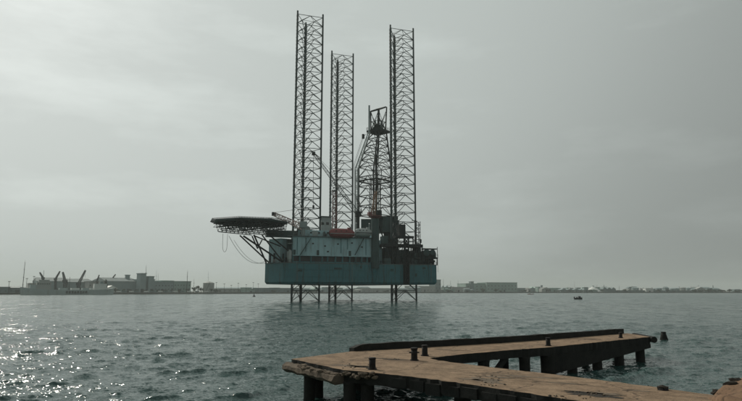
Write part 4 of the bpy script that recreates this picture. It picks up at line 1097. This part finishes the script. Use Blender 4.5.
pole(207.6, 272.5, 60, 'faint mast behind the pale storage dome', .18, 'radio_mast', 'shed_grey', 'mast', False)
tree(190.5, 196, 286.2, 20, 'first low tree of the row beside the hall'); tree(195, 200, 285.2, 24, 'middle tree of the low quay row'); tree(198.5, 203.5, 286.4, 20, 'last tree of the low quay row before the dome')
tank(203.5, 213, 281.0, 50, 'pale domed storage tank beside the low quay trees')
for i, x in enumerate((118, 124, 131, 137, 146, 152, 160, 166, 175, 182, 189, 197, 206)):
    lab = ('small white van parked on the far quay edge', 'dark container standing on the far quay edge')[i % 2]
    p, ax, nv = frame(x, 8); t = thing('parked_van' if i % 2 == 0 else 'shipping_container', (p.x, p.y, ZL), lab, 'van' if i % 2 == 0 else 'container', 'vans and containers along the far quay')
    m = 'far_white' if i % 2 == 0 else 'shed_dark'
    MB().box(p + UP * (ZL + 1.35), 5.2, 2.2, 1.9, (ax, nv, UP)).build('body', m, t)
    if i % 2 == 0:
        MB().box(p + ax * 3.0 + UP * (ZL + 1.0), 1.2, 2.0, 1.2, (ax, nv, UP)).build('bonnet', m, t)
        for q in (-1.7, 1.9): MB().tube(p + ax * q - nv * 1.15 + UP * (ZL + .4), p + ax * q + nv * 1.15 + UP * (ZL + .4), .42, 10).build('wheel', 'far_dark', t)
    else:
        MB().box(p - nv * 1.13 + UP * (ZL + 1.35), .12, .1, 1.7, (ax, nv, UP)).build('door_bar', 'far_dark', t)
# moored cargo ship
a = on_level(19, 294.9, 0); c = on_level(112, 294.6, 0); ax = (c - a).normalized(); nv = Vector((-ax.y, ax.x, 0)); Ls = (c - a).length
ctr = (a + c) / 2 - nv * 6
ship = thing('cargo_ship', (ctr.x, ctr.y, 0), 'pale moored cargo ship with a row of dark hull openings before the warehouses', 'ship')
sh = MB(); secs = [(-.5, .05, 8.5), (-.46, .7, 8.0), (-.36, 1, 6.6), (-.1, 1, 5.6), (.2, 1, 5.6), (.38, 1, 6.0), (.46, .85, 7.2), (.5, .45, 7.8)]
for f_, w_, h_ in secs:
    p = ctr + ax * f_ * Ls
    sh.v += [tuple(p - nv * 7 * w_ + UP * h_), tuple(p - nv * 6.2 * w_ + ax * (Ls * .012 if f_ < -.4 else 0) - UP * 1), tuple(p + nv * 6.2 * w_ + ax * (Ls * .012 if f_ < -.4 else 0) - UP * 1), tuple(p + nv * 7 * w_ + UP * h_)]
for i in range(len(secs) - 1):
    for k in range(4): sh.f.append((i * 4 + k, i * 4 + (k + 1) % 4, (i + 1) * 4 + (k + 1) % 4, (i + 1) * 4 + k))
sh.f.append((0, 1, 2, 3)); sh.f.append(tuple((len(secs) - 1) * 4 + k for k in (3, 2, 1, 0)))
sh.build('hull', 'ship_hull', ship)
def sx(px): return (px - 65.5) / 93.0 * Ls
def shipbox(name, x0, x1, z0, z1, w, m): return MB().box(ctr + ax * (sx(x0) + sx(x1)) / 2 + UP * (z0 + z1) / 2, sx(x1) - sx(x0), w, z1 - z0, (ax, nv, UP)).build(name, m, ship)
shipbox('superstructure', 28, 36, 6, 11, 10, 'ship_hull'); wh = shipbox('wheelhouse', 34, 48, 5.7, 14, 11, 'shed_pale'); shipbox('bridge', 36, 46, 14, 16.5, 9, 'shed_pale'); shipbox('funnel', 97, 100.5, 5.8, 15, 4, 'shed_dark')
shipbox('aft_house', 91, 104, 5.7, 12.5, 10, 'far_white')
for x0, x1 in ((56, 64), (68, 76), (79, 86), (87, 90)): shipbox('hatch_cover', x0, x1, 5.4, 7.6, 9, 'far_white' if x0 in (68, 87) else 'ship_hull')
for q in range(8):
    x = 63.5 + q * 2.75; MB().box(ctr + ax * sx(x) - nv * 6.95 + UP * 3.0, 1.9, .5, 2.6, (ax, nv, UP)).build('hull_opening', 'far_dark', ship)
for q in range(6): MB().box(ctr + ax * sx(35.5 + 2.1 * q) - nv * 5.55 + UP * 12, 1.3, .2, 1.1, (ax, nv, UP)).build('window', 'far_window', wh)
for x, h_ in ((40, 27), (66, 20), (95, 19)): MB().tube(ctr + ax * sx(x) + UP * 5, ctr + ax * sx(x) + UP * h_, .35, 6, .15).build('mast', 'far_dark', ship)

# middle: low shore seen under and beside the rig
shed(218, 262, 287.0, 80, 'long low pale shed seen under the helideck', 'shed_pale', 'gable', depth=40, nwin=10, rm='shed_grey')
shed(262, 300, 288.0, 40, 'low dark quay shed seen between the rig legs under the bow', 'shed_dark', 'flat', depth=25, nwin=8)
shed(304, 360, 287.4, 90, 'long grey transit shed seen under the middle of the rig', 'shed_grey', 'gable', depth=40, nwin=12)
shed(362, 398, 288.2, 60, 'plain shed seen by the rig leg under the side crane', 'shed_pale', 'flat', depth=25, nwin=8)
shed(413, 436, 286.0, 60, 'pale block with windows under the stern of the rig', 'shed_pale', 'flat', depth=25, nwin=7)
for i, x in enumerate((216, 224, 231, 238, 246, 253, 258)): pole(x, 282.5 + (i * 37 % 5) * .7, 30, 'thin lamp mast above the long pale shed under the helideck', .2)
shed(435.5, 441, 279.6, 60, 'narrow dark tower block just past the stern of the rig', 'shed_dark', 'flat', depth=20, nwin=2, name='tower_block', cat='tower')
pole(443.6, 279, 90, 'thin mast beside the narrow dark tower block', .35, 'radio_mast', 'shed_dark', 'mast', False)
pole(450.8, 281, 90, 'crooked thin mast over the jumble of low roofs', .35, 'radio_mast', 'shed_dark', 'mast', False)
pole(458.3, 280.6, 90, 'thin mast before the green grain terminal', .35, 'radio_mast', 'shed_dark', 'mast', False)
shed(441, 453, 285.4, 80, 'low grey roofs next to the narrow dark tower block', 'shed_grey', 'end_gable', depth=40, bays=3)
shed(452, 470, 287.0, 60, 'low pale hall before the green grain terminal', 'shed_pale', 'flat', depth=30, nwin=6)
shed(466, 488, 283.4, 120, 'lower stepped wing of the green grain terminal', 'shed_green', 'flat', depth=60, nwin=5)
shed(471, 474, 281.4, 115, 'small lift tower on the stepped wing of the grain terminal', 'shed_dark', 'flat', depth=12)
shed(487, 517.5, 282.4, 110, 'large boxy green grain terminal across the harbour', 'shed_green', 'flat', depth=60, nwin=9, rm='shed_dark')
tree(480, 486, 288, 30, 'small round tree before the grain terminal'); tree(493, 499, 289, 30, 'second small tree before the grain terminal')
shed(518, 561, 288.0, 130, 'very long low shed between the grain terminal and the thin tower', 'shed_grey', 'flat', depth=40, nwin=12)
shed(531, 538, 286.6, 150, 'raised roof block on the very long low shed', 'shed_green', 'end_gable', depth=20, bays=2)
t = thing('water_tower', shore_pt(542, 60), 'thin water tower beside the very long low shed', 'tower'); p = shore_pt(542, 60); zz = at_depth(542, 285.2, p.y).z
for q in range(3): MB().tube((p.x + 2.5 * math.cos(q * 2.1), p.y + 2.5 * math.sin(q * 2.1), 1.5), (p.x + 1.2 * math.cos(q * 2.1), p.y + 1.2 * math.sin(q * 2.1), zz - 4), .5, 5).build('leg', 'shed_dark', t)
MB().lathe((p.x, p.y, zz - 4), [(1, 0), (2.6, 1.4), (2.6, 3.4), (.6, 4.2)], 12).build('bowl', 'shed_dark', t)
# right: masts, cone store, tanks, white block, dark headland
pole(575, 281.4, 60, 'solitary pale mast standing near the white cone store', .4, 'radio_mast', 'far_white', 'mast', False)
p = shore_pt(593.5, 40); t = thing('storage_dome', p, 'white cone-shaped bulk store on the far shore', 'dome'); zz = at_depth(593.5, 286.2, p.y).z
rr_ = (shore_pt(601, 40) - shore_pt(586, 40)).length / 2
MB().lathe((p.x, p.y, 1.5), [(rr_, 0), (rr_, 2), (rr_ * .5, (zz - 1.5) * .62), (1.2, zz - 1.5)], 20).build('roof', 'far_white', t); MB().box((p.x, p.y, zz + .4), 4, 3, 1.6).build('head_house', 'shed_grey', t)
shed(561, 586, 288.8, 60, 'low dark buildings between the pale mast and the cone store', 'shed_dark', 'end_gable', depth=30, bays=4)
shed(603, 616, 287.2, 70, 'grey works hall beside the cone store', 'shed_dark', 'end_gable', depth=30, bays=3)
pole(604.4, 285, 70, 'dark chimney mast beside the cone store', .7, 'chimney', 'shed_dark', 'chimney', False)
pole(619.6, 286, 60, 'pale thin mast behind the works hall', .4, 'radio_mast', 'shed_pale', 'mast', False)
for i, (x0, x1, y_) in enumerate(((624, 631, 288.2), (632, 639, 287.0), (640, 646, 287.6), (656, 662, 287.4), (662.5, 669, 287.0), (670, 677, 287.8), (680, 686, 286.8), (686.5, 691, 287.2))):
    tank(x0, x1, y_, 60 + 8 * (i % 3), 'round ' + ('pale', 'grey')[i % 2] + (' oil tank between the works hall and the white cube building', ' oil tank between the white cube building and the headland')[i > 2], 'shed_grey' if i % 2 else 'shed_pale')
shed(646, 653.5, 288.2, 20, 'bright white cube building at the water edge', 'far_white', 'flat', depth=15, nwin=2)
shed(604, 646, 290.3, 25, 'long dark quay shed before the oil tanks', 'shed_dark', 'flat', depth=14, nwin=12)
shed(654, 700, 290.5, 25, 'long dark quay wall shed past the white cube building', 'shed_dark', 'flat', depth=14, nwin=12)
shed(701, 712, 286.9, 60, 'dark gabled house on the headland', 'shed_dark', 'gable', depth=25, nwin=3); shed(711, 720, 287.6, 50, 'pale house beside the dark gabled house on the headland', 'shed_grey', 'gable', depth=25, nwin=3)
pole(713.6, 285.2, 60, 'stubby beacon tower between the two headland houses', .9, 'beacon', 'shed_dark', 'beacon', False)
for i, x in enumerate(range(690, 830, 7)): tree(x, x + 8.5, 289.6 + .5 * math.sin(i * 2.3), 14 + 9 * (i % 2), 'low dark tree of the belt covering the headland')
for i, x in enumerate((214, 270, 310, 345, 383, 446, 463, 520, 556, 567, 580)): tree(x, x + 6, 290.2, 12, 'scattered small tree on the low middle shore')

rq = random.Random(77)
RN = {'flat': 'flat-roofed', 'gable': 'pitched-roof', 'end_gable': 'gable-fronted'}
for i, x in enumerate((112, 116, 121, 127, 134, 142, 150, 156, 162, 169, 177, 185, 209, 213)): tree(x, x + rq.uniform(4, 7), rq.uniform(287.4, 289.6), 16, 'dark bushy tree of the line along the quay before the sheds')
for i in range(58):
    x = rq.choice([rq.uniform(441, 470), rq.uniform(518, 586), rq.uniform(600, 700), rq.uniform(560, 735)]); w_ = rq.uniform(2.5, 9)
    mm_, rf_ = rq.choice(['shed_grey', 'shed_dark', 'shed_pale', 'shed_green', 'shed_dark']), rq.choice(['flat', 'gable', 'end_gable'])
    shed(x, x + w_, rq.uniform(286.6, 290.2), rq.uniform(15, 140), 'small ' + mm_[5:] + ' ' + RN[rf_] + ' harbour building in the jumble beyond the stern of the rig', mm_, rf_, depth=14, name='harbour_building', cat='building', group='small buildings along the far quay')
for i in range(26):
    x = rq.uniform(205, 436); mm_, rf_ = rq.choice(['shed_grey', 'shed_pale', 'shed_green', 'shed_dark']), rq.choice(['flat', 'gable', 'end_gable']); shed(x, x + rq.uniform(3, 10), rq.uniform(286.2, 289.8), rq.uniform(20, 120), 'small ' + mm_[5:] + ' ' + RN[rf_] + ' harbour building in the strip of quay beneath the rig', mm_, rf_, depth=14, name='harbour_building', cat='building', group='small buildings along the far quay')
for i in range(16):
    pole(rq.choice([rq.uniform(441, 470), rq.uniform(518, 700)]), rq.uniform(284.8, 288.2), 60, 'thin light mast above the jumble of roofs beyond the stern of the rig', .28, 'lamp_mast', rq.choice(['shed_dark', 'shed_pale']))
for i in range(22):
    x = rq.uniform(440, 700); tree(x, x + rq.uniform(3, 6), rq.uniform(289.2, 291), rq.uniform(6, 14), 'small dark quayside tree in the shore line beyond the stern of the rig')

# ------------------------------------------------------------------ small craft
def skiff(x, y, L_, m, label, yaw, load):
    p = on_level(x, y, 0); t = thing('motor_boat', p, label, 'boat'); ax = Vector((math.cos(yaw), math.sin(yaw), 0)); nv = Vector((-ax.y, ax.x, 0)); b = MB()
    secs = [(-.5, .75, .62), (-.2, 1, .6), (.15, .95, .66), (.38, .55, .85), (.5, .05, 1.05)]; w = L_ * .17
    for f_, k, h_ in secs: q = p + ax * f_ * L_; b.v += [tuple(q - nv * w * k + UP * h_), tuple(q - nv * w * .6 * k - UP * .25), tuple(q + nv * w * .6 * k - UP * .25), tuple(q + nv * w * k + UP * h_)]
    for i in range(4):
        for k in range(4): b.f.append((i * 4 + k, i * 4 + (k + 1) % 4, (i + 1) * 4 + (k + 1) % 4, (i + 1) * 4 + k))
    b.f.append((0, 1, 2, 3)); b.f.append((19, 18, 17, 16)); b.build('hull', m, t)
    MB().box(p - ax * L_ * .53 + UP * .7, .5, .45, 1.1, (ax, nv, UP)).build('outboard_motor', 'boat_dark', t)
    if load:
        MB().hexa([p + ax * q * L_ + nv * s_ * w * .8 + UP * .6 for q, s_ in ((-.05, -1), (.3, -1), (.3, 1), (-.05, 1))], [p + ax * q * L_ + nv * s_ * w * .55 + UP * 1.55 for q, s_ in ((0, -1), (.24, -1), (.24, 1), (0, 1))]).build('covered_load', 'boat_dark', t)
        MB().hexa([p + ax * q * L_ + nv * s_ * w * .6 + UP * .6 for q, s_ in ((-.3, -1), (-.16, -1), (-.16, 1), (-.3, 1))], [p + ax * q * L_ + nv * s_ * w * .4 + UP * 1.2 for q, s_ in ((-.28, -1), (-.2, -1), (-.2, 1), (-.28, 1))]).build('engine_box', 'boat_dark', t)
    else: MB().box(p + ax * .1 * L_ + UP * 1.1, L_ * .25, w, 1.0, (ax, nv, UP)).build('cabin', 'far_white', t)
skiff(578.5, 299.2, 4.2, 'boat_dark', 'small dark open boat alone on open water off the stern of the rig', R(8), True)
skiff(530.5, 294.4, 7.0, 'boat_faded_red', 'tiny faded red boat off the grain terminal shore', R(170), False)
p = on_level(254, 296.6, 0); t = thing('channel_buoy', p, 'small dark channel buoy on the water off the helideck end of the rig', 'buoy')
MB().lathe((p.x, p.y, -.4), [(.5, 0), (1.1, .3), (1.1, .9), (.7, 1.1)], 12).build('float', 'boat_dark', t); MB().lathe((p.x, p.y, .68), [(.55, 0), (.12, 1.6)], 8).build('cone', 'boat_dark', t)

# ------------------------------------------------------------------ air
hz = MB().box((0, 2500, 66), 15000, 15000, 136).build('haze', 'shed_grey')
hz.data.materials.clear()
hm = bpy.data.materials.new('haze'); hm.use_nodes = True; n_ = hm.node_tree.nodes
for x in list(n_):
    if x.type == 'BSDF_PRINCIPLED': n_.remove(x)
pv_ = n_.new('ShaderNodeVolumePrincipled'); pv_.inputs['Color'].default_value = (0.84, 0.92, 0.89, 1); pv_.inputs['Density'].default_value = HAZE; pv_.inputs['Anisotropy'].default_value = 0.2
hm.node_tree.links.new(pv_.outputs[0], [x for x in n_ if x.type == 'OUTPUT_MATERIAL'][0].inputs['Volume'])
hz.data.materials.append(hm); tag(hz, 'pale harbour haze', None, None, 'stuff')
